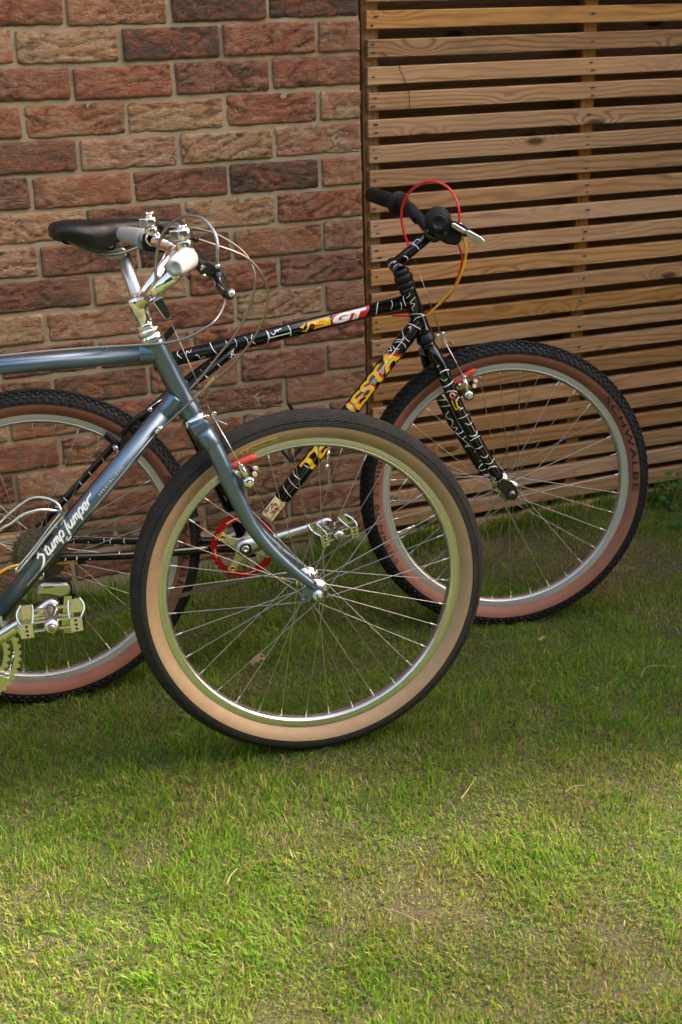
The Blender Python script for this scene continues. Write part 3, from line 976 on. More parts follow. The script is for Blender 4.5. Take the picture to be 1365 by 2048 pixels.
def arc_text(txt, w, mat, r_mid, h, a0, a1, cw=True, inward=False, sx=1.0, bold=0.02, shear=0.0, name='lettering', off=0.0005, spacing=1.0):
    """lettering printed on the sidewall between angles a0 and a1 (degrees, wheel-local)"""
    vs, fs = text_mesh(txt, h, sx, shear, spacing, bold, 0.16)
    W_ = width2d(vs)
    out = []
    for x, y in vs:
        a = R(a0 + (a1 - a0) * x / W_)
        rr_ = r_mid + (y - h / 2) * (-1 if inward else 1)
        out.append((rr_ * math.cos(a), rr_ * math.sin(a), sidewall_z(rr_) + off))
    return raw_mesh(name, out, fs, mat, w, local=True)

def ring_plate(mb, o, ax, a0, r_out_fn, r_in, t, seg):
    """toothed ring with real thickness"""
    o, ax, a0 = Vector(o), Vector(ax), Vector(a0)
    b0 = ax.cross(a0)
    b = len(mb.v)
    for k in range(seg):
        q = 2 * math.pi * k / seg
        dd = a0 * math.cos(q) + b0 * math.sin(q)
        ro = r_out_fn(k)
        mb.v += [o + dd * ro + ax * t / 2, o + dd * r_in + ax * t / 2, o + dd * r_in - ax * t / 2, o + dd * ro - ax * t / 2]
    for k in range(seg):
        k2 = (k + 1) % seg
        for i in range(4):
            i2 = (i + 1) % 4
            mb.face((b + k * 4 + i, b + k * 4 + i2, b + k2 * 4 + i2, b + k2 * 4 + i), i == 1)
    return mb

def teeth(r0, h, per=6):
    pat = {0: 0.0, 1: 0.0, 2: 0.75, 3: 1.0, 4: 0.75, 5: 0.0}
    return lambda k: r0 - h * (1 - pat[k % per])

def plate(fr, pts, w0, w1, mb=None):
    """flat bracket cut to an outline given as world points from fr(u, v, w0)"""
    mb = mb or MB()
    mb.prism(pts, fr.n * (w1 - w0))
    return mb

def offset_arc(c, e1, e3, r_, a0, a1, n):
    return [Vector(c) + e1 * (r_ * math.cos(R(a0 + (a1 - a0) * i / n))) + e3 * (r_ * math.sin(R(a0 + (a1 - a0) * i / n))) for i in range(n + 1)]

def pedal(parent, fr, o, roll=0.0, flip=1, name='pedal', wlen=0.094, k=1.0):
    """open metal cage pedal; o = where its axle leaves the crank; w grows away from the bike"""
    n = fr.n * flip
    ex = (fr.e1 * math.cos(roll) + fr.e3 * math.sin(roll)) * k
    ez = fr.e3 * math.cos(roll) - fr.e1 * math.sin(roll)
    p = empty(name, parent_world(parent).inverted() @ Matrix.Translation(o), parent)
    mb = MB()
    mb.lathe([(0.0, -0.002), (0.0085, -0.002), (0.0085, 0.006), (0.0060, 0.007), (0.0060, 0.013), (0.0125, 0.015), (0.0130, 0.030), (0.0095, 0.040), (0.0085, 0.055),
              (0.0105, 0.066), (0.0135, 0.076), (0.0130, 0.086), (0.0105, 0.094), (0.0075, 0.096), (0.0, 0.096)], o, n, 24)
    mb.build('axle_barrel', M['alloy'], p)
    mb = MB(); mb.cyl(o + n * 0.0962, o + n * 0.0985, 0.0062, 16, bev=0.0008); mb.cyl(o + n * 0.0984, o + n * 0.0989, 0.0028, 8)
    mb.build('dust_cap', M['steel'], p)
    for h in (0.024, 0.080):
        for s in (-1, 1):
            mb = MB()
            a = o + n * h + ex * s * 0.004
            b = o + n * h + ex * s * 0.034
            for dz in (0.0075, -0.0075):
                mb.box((a + b) / 2 + ez * dz, ex * 0.0150, n * 0.0028, ez * 0.0019)
            mb.box(o + n * h + ex * s * 0.0335, ex * 0.002, n * 0.004, ez * 0.0105)
            mb.build('crossbar', M['alloy'], p, bevel=0.0008)
    for s in (-1, 1):
        # outer wall, saw-toothed on both rims and bowed along the axle
        N = 26
        for kx, (x0, bow, hh, tooth) in enumerate(((0.052, 0.007, 0.0145, 0.0035), (0.032, -0.002, 0.0125, 0.0028))):
            mb = MB()
            rows_ = []
            for i in range(N + 1):
                h = 0.006 + (wlen - 0.006) * i / N
                x = (x0 + bow * math.sin(math.pi * i / N)) * s
                tt = tooth * (0.5 + 0.5 * math.cos(i * math.pi * 0.999))
                lo, hi = -hh + tt * 0.9, hh - tt * 0.9
                rows_.append([o + n * h + ex * (x + dx * s) + ez * z for dx, z in ((0, lo), (0, hi), (0.0016, hi), (0.0016, lo))])
            mb.grid(rows_, False, loop=True)
            mb.face(tuple(range(4)), False); mb.face(tuple(len(mb.v) - 4 + i for i in range(4)), False)
            mb.build('cage_wall', M['chrome'] if kx == 0 else M['alloy'], p)
        for h in (0.007, wlen):
            mb = MB()
            mb.box(o + n * h + ex * s * 0.0425, ex * 0.0105, n * 0.0009, ez * 0.0125)
            mb.build('cage_end', M['alloy'], p, bevel=0.0005)
            if h > 0.05:
                mb = MB()
                for dz in (-0.0075, 0, 0.0075):
                    c = o + n * (h + 0.001) + ex * s * 0.0425 + ez * dz
                    mb.lathe([(0, 0.0003), (0.0021, 0.0003), (0.0024, 0.0)], c, n, 10)
                mb.build('cage_hole', M['black_satin'], p)
    return p

# ------------------------------------------------------------------ black bicycle leaning against the wall
gt = tag(empty('bicycle', (0.29, -0.50, 0)), 'black bicycle with painted white squiggles, yellow lettering and brown-walled tyres, leaning by the wall', 'bicycle')
RH = (-1.0391, 0.0036)                                     # rear axle in the frame's own plane
CAM = Vector((-0.458, -2.874, 1.328))
def facing(p): return (CAM - Vector(p)).normalized()

wf = wheel('wheel', gt, GS, (0, 0, 0), 'knob', M['brown_wall'], spin=0.05, seed=4, arm=200)
wr = wheel('wheel', gt, G, (RH[0], RH[1], 0), 'knob', M['brown_wall'], front=False, spin=0.11, seed=9, arm=250)
arc_text('SCHWALBE', wf, M['black_ink'], 0.2985, 0.0125, 41.5, -4.5, sx=1.0, bold=0.012, spacing=1.15)
arc_text('BILLY BONKERS', wf, M['black_ink'], 0.2990, 0.0115, 164, 211.5, inward=True, bold=0.012, spacing=1.1)
arc_text('(2.1)', wf, M['black_ink'], 0.2990, 0.0060, 214.5, 219, inward=True, bold=0.004)
arc_text('SCHWALBE', wr, M['black_ink'], 0.2985, 0.0125, 25.5, -24, sx=1.0, bold=0.012, spacing=1.15)
arc_text('BILLY BONKERS', wr, M['black_ink'], 0.2990, 0.0115, 150, 198, inward=True, bold=0.012, spacing=1.1)

# frame tubes
HT, HB = G(-0.22114, 0.46937, 0.0000), G(-0.18604, 0.36844, 0.0000)
TT0, TT1 = G(-0.77006, 0.36089, 0.0000), G(-0.21318, 0.44024, 0.0000)
DT0, DT1 = G(-0.60356, -0.04183, 0.0000), G(-0.19783, 0.39208, 0.0000)
BB = G(-0.60507, -0.04728, 0.0000)
ST1 = G(-0.75536, 0.36552, 0.0000)
fb = MB()
fb.tube([TT0, TT1], 0.0150, 20)
frame = fb.build('top_tube', M['black_paint'], gt)
mb = MB(); mb.tube([DT0, DT1], 0.0172, 20); mb.build('down_tube', M['black_paint'], gt)
mb = MB(); mb.tube([BB, ST1 + (ST1 - BB).normalized() * 0.012], 0.0148, 20); mb.build('seat_tube', M['black_paint'], gt)
ht = MB(); ax = (HT - HB).normalized(); Lh = (HT - HB).length
ht.lathe([(0.0155, 0.0), (0.0182, 0.002), (0.0182, 0.008), (0.0170, 0.010), (0.0168, 0.05), (0.0170, Lh - 0.010), (0.0182, Lh - 0.008), (0.0182, Lh - 0.002), (0.0155, Lh)], HB, ax, 28)
ht.build('head_tube', M['black_paint'], gt)
mb = MB(); mb.cyl(BB - G.n * 0.036, BB + G.n * 0.036, 0.020, 24, bev=0.002); mb.build('bottom_bracket', M['black_paint'], gt)
# stays
def RHp(w, du=0, dv=0): return G(RH[0] + du, RH[1] + dv, w)
for sg in (1, -1):
    near = sg > 0
    mb = MB()
    a = BB + G.n * 0.020 * sg + (RHp(0) - BB).normalized() * 0.02
    mb.tube(spline([a, BB.lerp(RHp(0), 0.16) + G.n * 0.021 * sg, BB.lerp(RHp(0), 0.30) + G.n * 0.034 * sg, BB.lerp(RHp(0), 0.65) + G.n * 0.056 * sg, RHp(0.062 * sg, 0.03)], 5), [0.0118, 0.0075], 14)
    cs = mb.build('chainstay', M['black_paint'], gt)
    q0 = BB.lerp(RHp(0), 0.34) + G.n * 0.046 * sg; q1 = BB.lerp(RHp(0), 0.95) + G.n * 0.062 * sg
    squiggles(q0, q1, 0.0095, facing(q0), 21 + sg, 9, 'painted_squiggle', gt, 0.0017, 1.0)
    top = (G(-0.60100, 0.37786, 0.0000)) + G.n * 0.017 * sg
    mid = (G(-0.78834, 0.25446, 0.0000)) + G.n * 0.040 * sg
    low = RHp(0.064 * sg, 0.008, 0.03)
    mb = MB(); mb.tube(spline([top, mid, low], 8), [0.0088, 0.0070], 14)
    mb.build('seatstay', M['black_paint'], gt)
    squiggles(mid, low, 0.0078, facing(mid), 31 + sg, 7, 'painted_squiggle', gt, 0.0019, 1.0, (0.1, 0.9))
    squiggles(top, mid, 0.0086, facing(mid), 35 + sg, 5, 'painted_squiggle', gt, 0.0017, 1.0, (0.02, 0.7))
    mb = MB()
    o_ = RHp(0.064 * sg)
    mb.prism([o_ + G.e1 * a_ + G.e3 * b_ for a_, b_ in ((-0.012, -0.016), (0.012, -0.018), (0.036, -0.007), (0.036, 0.006), (0.016, 0.014), (0.012, 0.036), (0.002, 0.036), (-0.012, 0.014))], G.n * 0.005 * sg)
    mb.build('rear_dropout', M['black_paint'], gt, bevel=0.0008)
vs, fs = text_mesh('Terramor', 0.0085, 1.0, 0.25, 1.05, 0.02, 0.15)
sa, sb = (G(-0.68968, 0.29248, 0.0000)) + G.n * 0.03, (G(-0.60100, 0.37786, 0.0000)) + G.n * 0.018
raw_mesh('lettering', on_tube(vs, sa, sb, 0.0086, facing(sa), 0.0, -0.004, 0.0004), fs, M['yellow_ink'], gt)

# TEQUESTA on the down tube
def dt_text(word, s0, size, sx, mat, off, dy=0.0, bold=0.03, shear=0.22, dx=0):
    vs, fs = text_mesh(word, size, sx, shear, 0.96, bold, 0.07)
    vs = [(x + 0.0030 * (abs((y / 0.0085 + 0.3 * math.sin(x * 90)) % 2 - 1) - 0.5), y + 0.0012 * math.sin(x * 240)) for x, y in vs]
    return raw_mesh('lettering', on_tube(vs, DT0, DT1, 0.0172, facing(DT0.lerp(DT1, 0.5)), s0 + dx, -size / 2 + dy, off), fs, mat, gt)
LDT = (DT1 - DT0).length
s_T = (G(-0.47149, 0.10384, 0.0000) - DT0).dot((DT1 - DT0).normalized())
s_A = (G(-0.26149, 0.33484, 0.0000) - DT0).dot((DT1 - DT0).normalized())
v_, f_ = text_mesh('TEQUESTA', 0.0295, 1.0, 0.22, 0.96, 0.03)
sx_ = (s_A - s_T) / width2d(v_)
dt_text('TEQUESTA', s_T, 0.0300, sx_, M['red_ink'], 0.0004, -0.0010, 0.03, dx=0.0010)
dt_text('TEQUESTA', s_T, 0.0295, sx_, M['yellow_ink'], 0.0009, 0.0, 0.028)
squiggles(DT0, DT1, 0.0172, facing(DT0.lerp(DT1, 0.6)), 5, 9, 'painted_squiggle', gt, 0.0016, 1.25, (0.80, 0.99))
squiggles(DT0, DT1, 0.0172, facing(DT0.lerp(DT1, 0.6)), 6, 5, 'painted_squiggle', gt, 0.0016, 1.25, (0.17, 0.36))
squiggles(DT0, DT1, 0.0166, facing(DT0.lerp(DT1, 0.6)), 8, 4, 'painted_squiggle', gt, 0.0013, 1.45, (0.36, 0.8))
# sticker low on the down tube
sA, sB = (G(-0.56989, 0.01089, 0.0000) - DT0).dot((DT1 - DT0).normalized()), (G(-0.53719, 0.05121, 0.0000) - DT0).dot((DT1 - DT0).normalized())
gv = [(sA + (sB - sA) * i / 6, -0.0165 + 0.033 * j / 10) for i in range(7) for j in range(11)]
gf = [(i * 11 + j, i * 11 + j + 1, (i + 1) * 11 + j + 1, (i + 1) * 11 + j) for i in range(6) for j in range(10)]
raw_mesh('sticker', on_tube(gv, DT0, DT1, 0.0172, facing(DT0), 0, 0, 0.0005), gf, M['cream_sticker'], gt)
V, F = [], []
r6 = random.Random(6)
for i in range(13):
    cx, cy = sA + (sB - sA) * r6.uniform(0.12, 0.88), r6.uniform(-0.012, 0.012)
    pts = [(cx + r6.uniform(-.006, .006), cy + r6.uniform(-.004, .004)) for _ in range(4)]
    vs, fs = ribbon2d(pts, 0.0018, 4); b = len(V)
    V += on_tube(vs, DT0, DT1, 0.0172, facing(DT0), 0, 0, 0.0007 + 0.00003 * i); F += [tuple(x + b for x in f_) for f_ in fs]
raw_mesh('sticker_print', V, F, M['maroon_ink'], gt)

# top tube decals
axT = (TT1 - TT0).normalized()
fT = facing(TT0.lerp(TT1, 0.7))
def sT(p): return (p - TT0).dot(axT)
s0 = sT(G(-0.39282, 0.40900, 0.0000)); s1 = sT(G(-0.30833, 0.42019, 0.0000))
def tt_flat(name, polys, mat, off):
    V, F = [], []
    for poly in polys:
        bm = bmesh.new()
        f_ = bm.faces.new([bm.verts.new((x, y, 0)) for x, y in poly])
        bmesh.ops.triangulate(bm, faces=bm.faces)
        for _ in range(3):
            es = [e for e in bm.edges if e.calc_length() > 0.004]
            if not es: break
            bmesh.ops.subdivide_edges(bm, edges=es, cuts=1); bmesh.ops.triangulate(bm, faces=bm.faces)
        bm.verts.index_update(); b = len(V)
        V += on_tube([(v.co.x, v.co.y) for v in bm.verts], TT0, TT1, 0.0150, fT, 0, 0, off)
        F += [tuple(v.index + b for v in q.verts) for q in bm.faces]; bm.free()
    return raw_mesh(name, V, F, mat, gt)
W_ = s1 - s0
tt_flat('logo_ground', [[(s0 - 0.003, -0.0115), (s0 + W_ * 0.86, -0.0100), (s0 + W_ * 1.0, 0.006), (s0 + W_ * 1.02, 0.0120), (s0 + 0.004, 0.0108)]], M['red_ink'], 0.0004)
vs, fs = text_mesh('GT', 0.0165, 1.0, 0.28, 0.95, 0.07, 0.15)
kx = W_ * 0.92 / width2d(vs)
raw_mesh('lettering', on_tube([(x * kx, y) for x, y in vs], TT0, TT1, 0.0150, fT, s0 + 0.001, -0.0082, 0.0008), fs, M['white_ink'], gt)
tt_flat('logo_spark', [[(s0 + W_ * 0.56, -0.0075), (s0 + W_ * 0.60, -0.009), (s0 + W_ * 0.64, 0.0), (s0 + W_ * 0.58, 0.0015)]], M['yellow_ink'], 0.0010)
y0_, y1_ = sT(G(-0.46311, 0.39780, 0.0000)), s0 - 0.004
L_ = y1_ - y0_
tt_flat('flash_decal', [[(y0_ + L_ * 0.42, -0.0095), (y1_, -0.0090), (y1_, 0.0065), (y0_ + L_ * 0.30, 0.0070), (y0_ + L_ * 0.52, -0.002)],
                        [(y0_, 0.001), (y0_ + L_ * 0.10, -0.0035), (y0_ + L_ * 0.22, 0.0085), (y0_ + L_ * 0.13, 0.004)],
                        [(y0_ + L_ * 0.02, -0.008), (y0_ + L_ * 0.20, -0.0115), (y0_ + L_ * 0.40, 0.0065), (y0_ + L_ * 0.28, 0.0065), (y0_ + L_ * 0.19, -0.0075)]], M['yellow_ink'], 0.0005)
for tx, yy, xx, hh in (('ALL', 0.0010, 0.62, 0.0046), ('TERRA', -0.0062, 0.36, 0.0046)):
    vs, fs = text_mesh(tx, hh, 1.35, 0.2, 1.1, 0.03, 0.2)
    raw_mesh('lettering', on_tube(vs, TT0, TT1, 0.0150, fT, y0_ + L_ * xx, yy, 0.0008), fs, M['red_ink'], gt)
b0, b1 = sT(G(-0.53029, 0.38859, 0.0000)), sT(G(-0.48367, 0.39662, 0.0000))
V, F = [], []
for pts, wd in (([(b0, 0.009), (b0 + 0.002, -0.005)], 0.0016), ([(b0, -0.005), (b1, -0.005)], 0.0016), ([(b1 - 0.001, -0.012), (b1, 0.0), (b1 - 0.002, 0.012)], 0.0016),
                ([(b0 + 0.006, 0.0045), (b0 + 0.010, -0.0005), (b0 + 0.014, 0.002), (b0 + 0.018, 0.0055)], 0.0018), ([(b0 + 0.014, 0.0065), (b0 + 0.030, 0.0075)], 0.0018), ([(b0 + 0.022, 0.0075), (b0 + 0.021, 0.003)], 0.0018)):
    vs, fs = ribbon2d(pts, wd, 5, False); b = len(V)
    V += on_tube(vs, TT0, TT1, 0.0150, fT, 0, 0, 0.0006); F += [tuple(x + b for x in f_) for f_ in fs]
raw_mesh('painted_box', V, F, M['white_ink'], gt)
squiggles(TT0, TT1, 0.0150, fT, 12, 9, 'painted_squiggle', gt, 0.0015, 1.35, (0.08, 0.44))
squiggles(TT0, TT1, 0.0150, fT, 14, 4, 'painted_squiggle', gt, 0.0015, 1.35, (0.85, 0.99))
squiggles(HB, HT, 0.0170, facing(HT), 15, 4, 'painted_squiggle', gt, 0.0016, 1.3, (0.15, 0.95))
# headset
mb = MB()
mb.lathe([(0.0165, 0.0), (0.0195, 0.002), (0.0195, 0.009), (0.0178, 0.011), (0.0178, 0.014), (0.0205, 0.016), (0.0205, 0.024), (0.0185, 0.027), (0.0150, 0.029), (0.0175, 0.031), (0.0175, 0.037), (0.0150, 0.040), (0.012, 0.041)], HT, ax, 28)
mb.build('headset', M['black_satin'], gt)
mb = MB()
mb.lathe([(0.0165, 0.0), (0.0190, -0.002), (0.0190, -0.008), (0.0205, -0.010), (0.0210, -0.017), (0.0190, -0.021), (0.0150, -0.023)], HB, ax, 28)
mb.build('headset', M['black_satin'], gt)

# stem and bar
SQ0 = HT + ax * 0.035
SQ1 = HT + ax * 0.075
SK = GS(-0.24418, 0.50866, 0.0000)
mb = MB()
mb.tube([SQ0, SK + (SK - SQ0).normalized() * 0.014], 0.0128, 20)
mb.cyl(SK + (SK - SQ0).normalized() * 0.014, SK + (SK - SQ0).normalized() * 0.020, 0.0105, 16, bev=0.001)
BC_ = GS(-0.15846, 0.57183, 0.0000)
mb.tube([SK + (BC_ - SK).normalized() * 0.0, BC_], 0.0120, 20)
mb.cyl(BC_ - GS.n * 0.022, BC_ + GS.n * 0.022, 0.0190, 24, bev=0.002)
stem = mb.build('stem', M['black_paint'], gt)
mb = MB(); q = (SK - SQ0).normalized(); mb.cyl(SK + q * 0.020, SK + q * 0.026, 0.0075, 6); mb.build('stem_bolt', M['black_satin'], gt)
squiggles(SK, BC_, 0.0120, facing(BC_), 17, 3, 'painted_squiggle', gt, 0.0022, 1.3, (0.15, 0.8))
squiggles(SQ0, SK, 0.0128, facing(SK), 18, 3, 'painted_squiggle', gt, 0.0020, 1.3, (0.2, 1.0))
FG, NG = GS(-0.20435, 0.62928, -0.1700), GS(-0.18072, 0.60861, 0.1700)
FE, NE = GS(-0.24837, 0.64584, -0.2850), GS(-0.20201, 0.60989, 0.2850)
mb = MB(); mb.tube(spline([FG + (FG - FE) * 0.0, GS(-0.19002, 0.62032, -0.1100), GS(-0.16949, 0.59227, -0.0550), GS(-0.16173, 0.57447, -0.0280), BC_, GS(-0.15776, 0.57777, 0.0300), GS(-0.16210, 0.59308, 0.0800), NG], 7), 0.0118, 18)
mb.build('handlebar', M['black_satin'], gt)
mb = MB(); mb.tube(spline([GS(-0.19316, 0.62499, -0.1300), GS(-0.18741, 0.61637, -0.1000), GS(-0.17543, 0.59811, -0.0700)], 6), 0.0135, 18); mb.build('shifter_sleeve', M['black_plastic'], gt)
for (i_, e_) in ((FG, FE), (NG, NE)):
    d_ = (e_ - i_).normalized(); L_ = (e_ - i_).length
    mb = MB()
    pr = [(0.011, -0.006), (0.0255, -0.005), (0.0268, -0.003), (0.0268, 0.0), (0.0255, 0.002), (0.0165, 0.003)]
    N = 22
    for k in range(N):
        h = 0.006 + (L_ - 0.016) * k / (N - 1)
        pr.append((0.0158 + (0.0008 if k % 2 else 0) + 0.0012 * math.sin(math.pi * k / (N - 1)), h))
    pr += [(0.0170, L_ - 0.008), (0.0172, L_ - 0.003), (0.0150, L_), (0.0105, L_ + 0.0006), (0.0100, L_ - 0.0006), (0, L_ - 0.0006)]
    mb.lathe(pr, i_, d_, 36)
    mb.build('grip', M['black_plastic'], gt)
    # ring of raised print on the grip's end
    mb = MB(); a_ = perp(d_); b_ = d_.cross(a_)
    for k in range(14):
        q = 2 * math.pi * k / 14
        c = e_ + (a_ * math.cos(q) + b_ * math.sin(q)) * 0.0125 + d_ * 0.0004
        mb.box(c, (a_ * math.cos(q) + b_ * math.sin(q)) * 0.0014, (b_ * math.cos(q) - a_ * math.sin(q)) * (0.0009 + 0.0008 * (k % 3)), d_ * 0.0006)
    mb.build('end_print', M['rubber'], gt)
# shifter pod and brake lever under the near grip
mb = MB()
mb.prism([GS(-0.17763, 0.58585, 0.1000), GS(-0.17128, 0.59259, 0.1000), GS(-0.13685, 0.59410, 0.1000), GS(-0.12447, 0.57950, 0.1000), GS(-0.12780, 0.56151, 0.1000), GS(-0.13731, 0.55486, 0.1000), GS(-0.15508, 0.55769, 0.1000), GS(-0.17370, 0.57061, 0.1000)], GS.n * 0.045)
mb.build('shifter_pod', M['black_plastic'], gt, bevel=0.005)
mb = MB(); mb.cyl(GS(-0.16744, 0.57700, 0.1420), GS(-0.16823, 0.57662, 0.1510), 0.011, 20, bev=0.002); mb.build('shifter_cover', M['black_satin'], gt)
mb = MB(); mb.prism([GS(-0.15225, 0.60755, 0.1350), GS(-0.14406, 0.60424, 0.1350), GS(-0.12355, 0.59544, 0.1350), GS(-0.10096, 0.57660, 0.1350), GS(-0.10409, 0.57375, 0.1350), GS(-0.13092, 0.58090, 0.1350), GS(-0.15037, 0.59364, 0.1350)], GS.n * 0.020)
mb.build('lever_bracket', M['black_plastic'], gt, bevel=0.003)
mb = MB()
mb.prism([GS(-0.15343, 0.60132, 0.1650), GS(-0.14732, 0.60203, 0.1650), GS(-0.12402, 0.58732, 0.1650), GS(-0.12306, 0.58041, 0.1650), GS(-0.12818, 0.57868, 0.1650), GS(-0.15352, 0.59351, 0.1650)], GS.n * 0.008)
mb.prism([GS(-0.13052, 0.58714, 0.1900), GS(-0.12444, 0.58881, 0.1900), GS(-0.09920, 0.57408, 0.1900), GS(-0.09212, 0.56693, 0.1900), GS(-0.09521, 0.56023, 0.1900), GS(-0.10436, 0.56064, 0.1900), GS(-0.12759, 0.57534, 0.1900)], GS.n * 0.012)
mb.build('brake_lever', M['lever_alloy'], gt, bevel=0.0022)
mb = MB(); mb.cyl(GS(-0.13190, 0.59958, 0.1500), GS(-0.13043, 0.59263, 0.1500), 0.0034, 10); mb.cyl(GS(-0.12578, 0.59538, 0.1500), GS(-0.12276, 0.58934, 0.1500), 0.0026, 10)
mb.build('cable_adjuster', M['chrome'], gt)
mb = MB()
mb.prism([GS(-0.16060, 0.60868, -0.1500), GS(-0.15168, 0.59957, -0.1500), GS(-0.14062, 0.58159, -0.1500), GS(-0.15891, 0.57800, -0.1500), GS(-0.17678, 0.59409, -0.1500)], GS.n * 0.03)
mb.build('far_shifter_pod', M['black_plastic'], gt, bevel=0.003)

def cable(name, mat, pts, r, parent):
    mb = MB(); mb.tube(spline(pts, 9), r, 10)
    return mb.build(name, mat, parent)
cable('brake_cable', M['red_cable'], [GS(-0.13190, 0.59958, 0.1500), GS(-0.13355, 0.63372, 0.1450), GS(-0.14238, 0.65894, 0.1300), GS(-0.15604, 0.67458, 0.1100), GS(-0.17838, 0.68077, 0.0850), GS(-0.20547, 0.66804, 0.0500), GS(-0.22248, 0.64390, 0.0300), GS(-0.22810, 0.61085, 0.0150), GS(-0.22191, 0.57720, 0.0080), GS(-0.21152, 0.54672, 0.0100)], 0.0026, gt)
cable('shift_cable', M['red_cable'], [GS(-0.13407, 0.56814, 0.1200), GS(-0.12075, 0.53765, 0.1100), GS(-0.11775, 0.51537, 0.1000), GS(-0.12110, 0.49061, 0.0850), GS(-0.13009, 0.45478, 0.0600), GS(-0.14956, 0.42454, 0.0300), GS(-0.16992, 0.40636, 0.0000), GS(-0.20135, 0.39714, -0.0220), GS(-0.24663, 0.39841, -0.0220)], 0.0024, gt)
cable('shift_cable', M['yellow_cable'], [GS(-0.12782, 0.57648, 0.1300), GS(-0.11608, 0.55630, 0.1300), GS(-0.11359, 0.52900, 0.1200), GS(-0.12007, 0.49861, 0.1100), GS(-0.12986, 0.46705, 0.0900), GS(-0.15546, 0.43138, 0.0600), GS(-0.18601, 0.39599, 0.0350), GS(-0.21967, 0.36599, 0.0220)], 0.0026, gt)
mb = MB(); mb.tube([G(-0.22901, 0.37636, 0.0210), G(-0.36699, 0.21850, 0.0195), G(-0.58184, -0.02184, 0.0210)], 0.0007, 6); mb.build('inner_cable', M['spoke'], gt)
mb = MB(); mb.cyl(G(-0.22322, 0.38006, 0.0210), G(-0.23259, 0.37138, 0.0210), 0.0036, 10); mb.build('cable_stop', M['black_satin'], gt)
cable('derailleur_cable', M['yellow_cable'], [G(-1.16630, -0.04937, 0.0550), G(-1.12320, -0.01487, 0.0550), G(-1.09074, -0.00402, 0.0550), G(-1.05378, -0.00598, 0.0550), G(-1.01485, -0.01088, 0.0550), G(-0.96965, -0.01673, 0.0550)], 0.0026, gt)
mb = MB(); mb.cyl(G(-0.97063, -0.01658, 0.0550), G(-0.95378, -0.01862, 0.0550), 0.0037, 12, bev=0.0006); mb.build('cable_ferrule', M['black_satin'], gt)

# fork
CR = HB - ax * 0.030
fk = MB()
fk.tube([HB - ax * 0.015, HB - ax * 0.045], 0.0165, 20)
fk.build('fork_crown', M['black_paint'], gt)
near_pts = [GS(-0.17785, 0.33607, 0.0180), GS(-0.17016, 0.32595, 0.0400), GS(-0.15297, 0.28860, 0.0500), GS(-0.13745, 0.24653, 0.0520), GS(-0.11394, 0.19122, 0.0530), GS(-0.08565, 0.13604, 0.0540), GS(-0.05562, 0.08208, 0.0540), GS(-0.02859, 0.03568, 0.0540)]
far_pts = [GS(-0.17577, 0.31957, -0.0180), GS(-0.16650, 0.29113, -0.0400), GS(-0.15384, 0.25496, -0.0500), GS(-0.13809, 0.21386, -0.0520), GS(-0.10767, 0.14851, -0.0530), GS(-0.08010, 0.10227, -0.0540), GS(-0.04895, 0.04723, -0.0540), GS(-0.02794, 0.01609, -0.0540)]
for sg, pts in ((1, near_pts), (-1, far_pts)):
    mb = MB(); mb.tube(spline(pts, 6), [0.0150, 0.0132], 18)
    mb.build('fork_blade', M['black_paint'], gt)
    for k_ in range(1, 7):
        squiggles(pts[k_], pts[k_ + 1], 0.0150 - 0.0002 * k_, facing(pts[4]), 41 + sg * 20 + k_, 3 if k_ > 1 else 2, 'painted_squiggle', gt, 0.0021, 1.15, (0.0, 0.97))
    mb = MB()
    o_ = GS(0, 0, 0.052 * sg)
    mb.prism([o_ + GS.e1 * a_ + GS.e3 * b_ for a_, b_ in ((-0.034, 0.016), (-0.020, 0.034), (0.002, 0.026), (0.013, 0.012), (0.013, -0.010), (0.006, -0.016), (-0.008, -0.014), (-0.016, -0.004))], GS.n * 0.006 * sg)
    mb.build('fork_dropout', M['black_paint'], gt, bevel=0.001)
    mb = MB(); mb.cyl(GS(0, 0, 0.058 * sg), GS(0, 0, 0.064 * sg), 0.0075, 20, bev=0.0012); mb.cyl(GS(0, 0, 0.064 * sg), GS(0, 0, 0.0705 * sg), 0.0050, 16, bev=0.001)
    mb.build('axle_nut', M['steel'], gt)
    mb = MB(); mb.cyl(GS(0, 0, 0.0700 * sg), GS(0, 0, 0.0712 * sg), 0.0036, 12); mb.build('axle_end', M['black_ink'], gt)
# fork decal
fA, fB = near_pts[3], near_pts[4]
V, F = [], []
for pts in ([(0.018, 0.006), (0.008, 0.002), (0.012, -0.006), (0.022, -0.004), (0.020, 0.003), (0.014, 0.001)],):
    vs, fs = ribbon2d(pts, 0.0034, 5, False); b = len(V); V += on_tube(vs, fA, fB, 0.0146, facing(fA), 0, 0, 0.0007); F += [tuple(x + b for x in f_) for f_ in fs]
raw_mesh('fork_decal', V, F, M['red_ink'], gt)
V, F = [], []
vs, fs = ribbon2d([(0.019, 0.005), (0.010, 0.001), (0.014, -0.005), (0.021, -0.003)], 0.0018, 5, False); V += on_tube(vs, fA, fB, 0.0146, facing(fA), 0, 0, 0.0010); F += fs
raw_mesh('fork_decal', V, F, M['white_ink'], gt)
V, F = [], []
for pts in ([(0.026, 0.003), (0.033, 0.001), (0.044, 0.000), (0.048, 0.004)], [(0.026, -0.006), (0.036, -0.007), (0.047, -0.007)], [(0.046, 0.004), (0.048, -0.008)]):
    vs, fs = ribbon2d(pts, 0.0030, 5, False); b = len(V); V += on_tube(vs, fA, fB, 0.0146, facing(fA), 0, 0, 0.0008); F += [tuple(x + b for x in f_) for f_ in fs]
raw_mesh('fork_decal', V, F, M['yellow_ink'], gt)

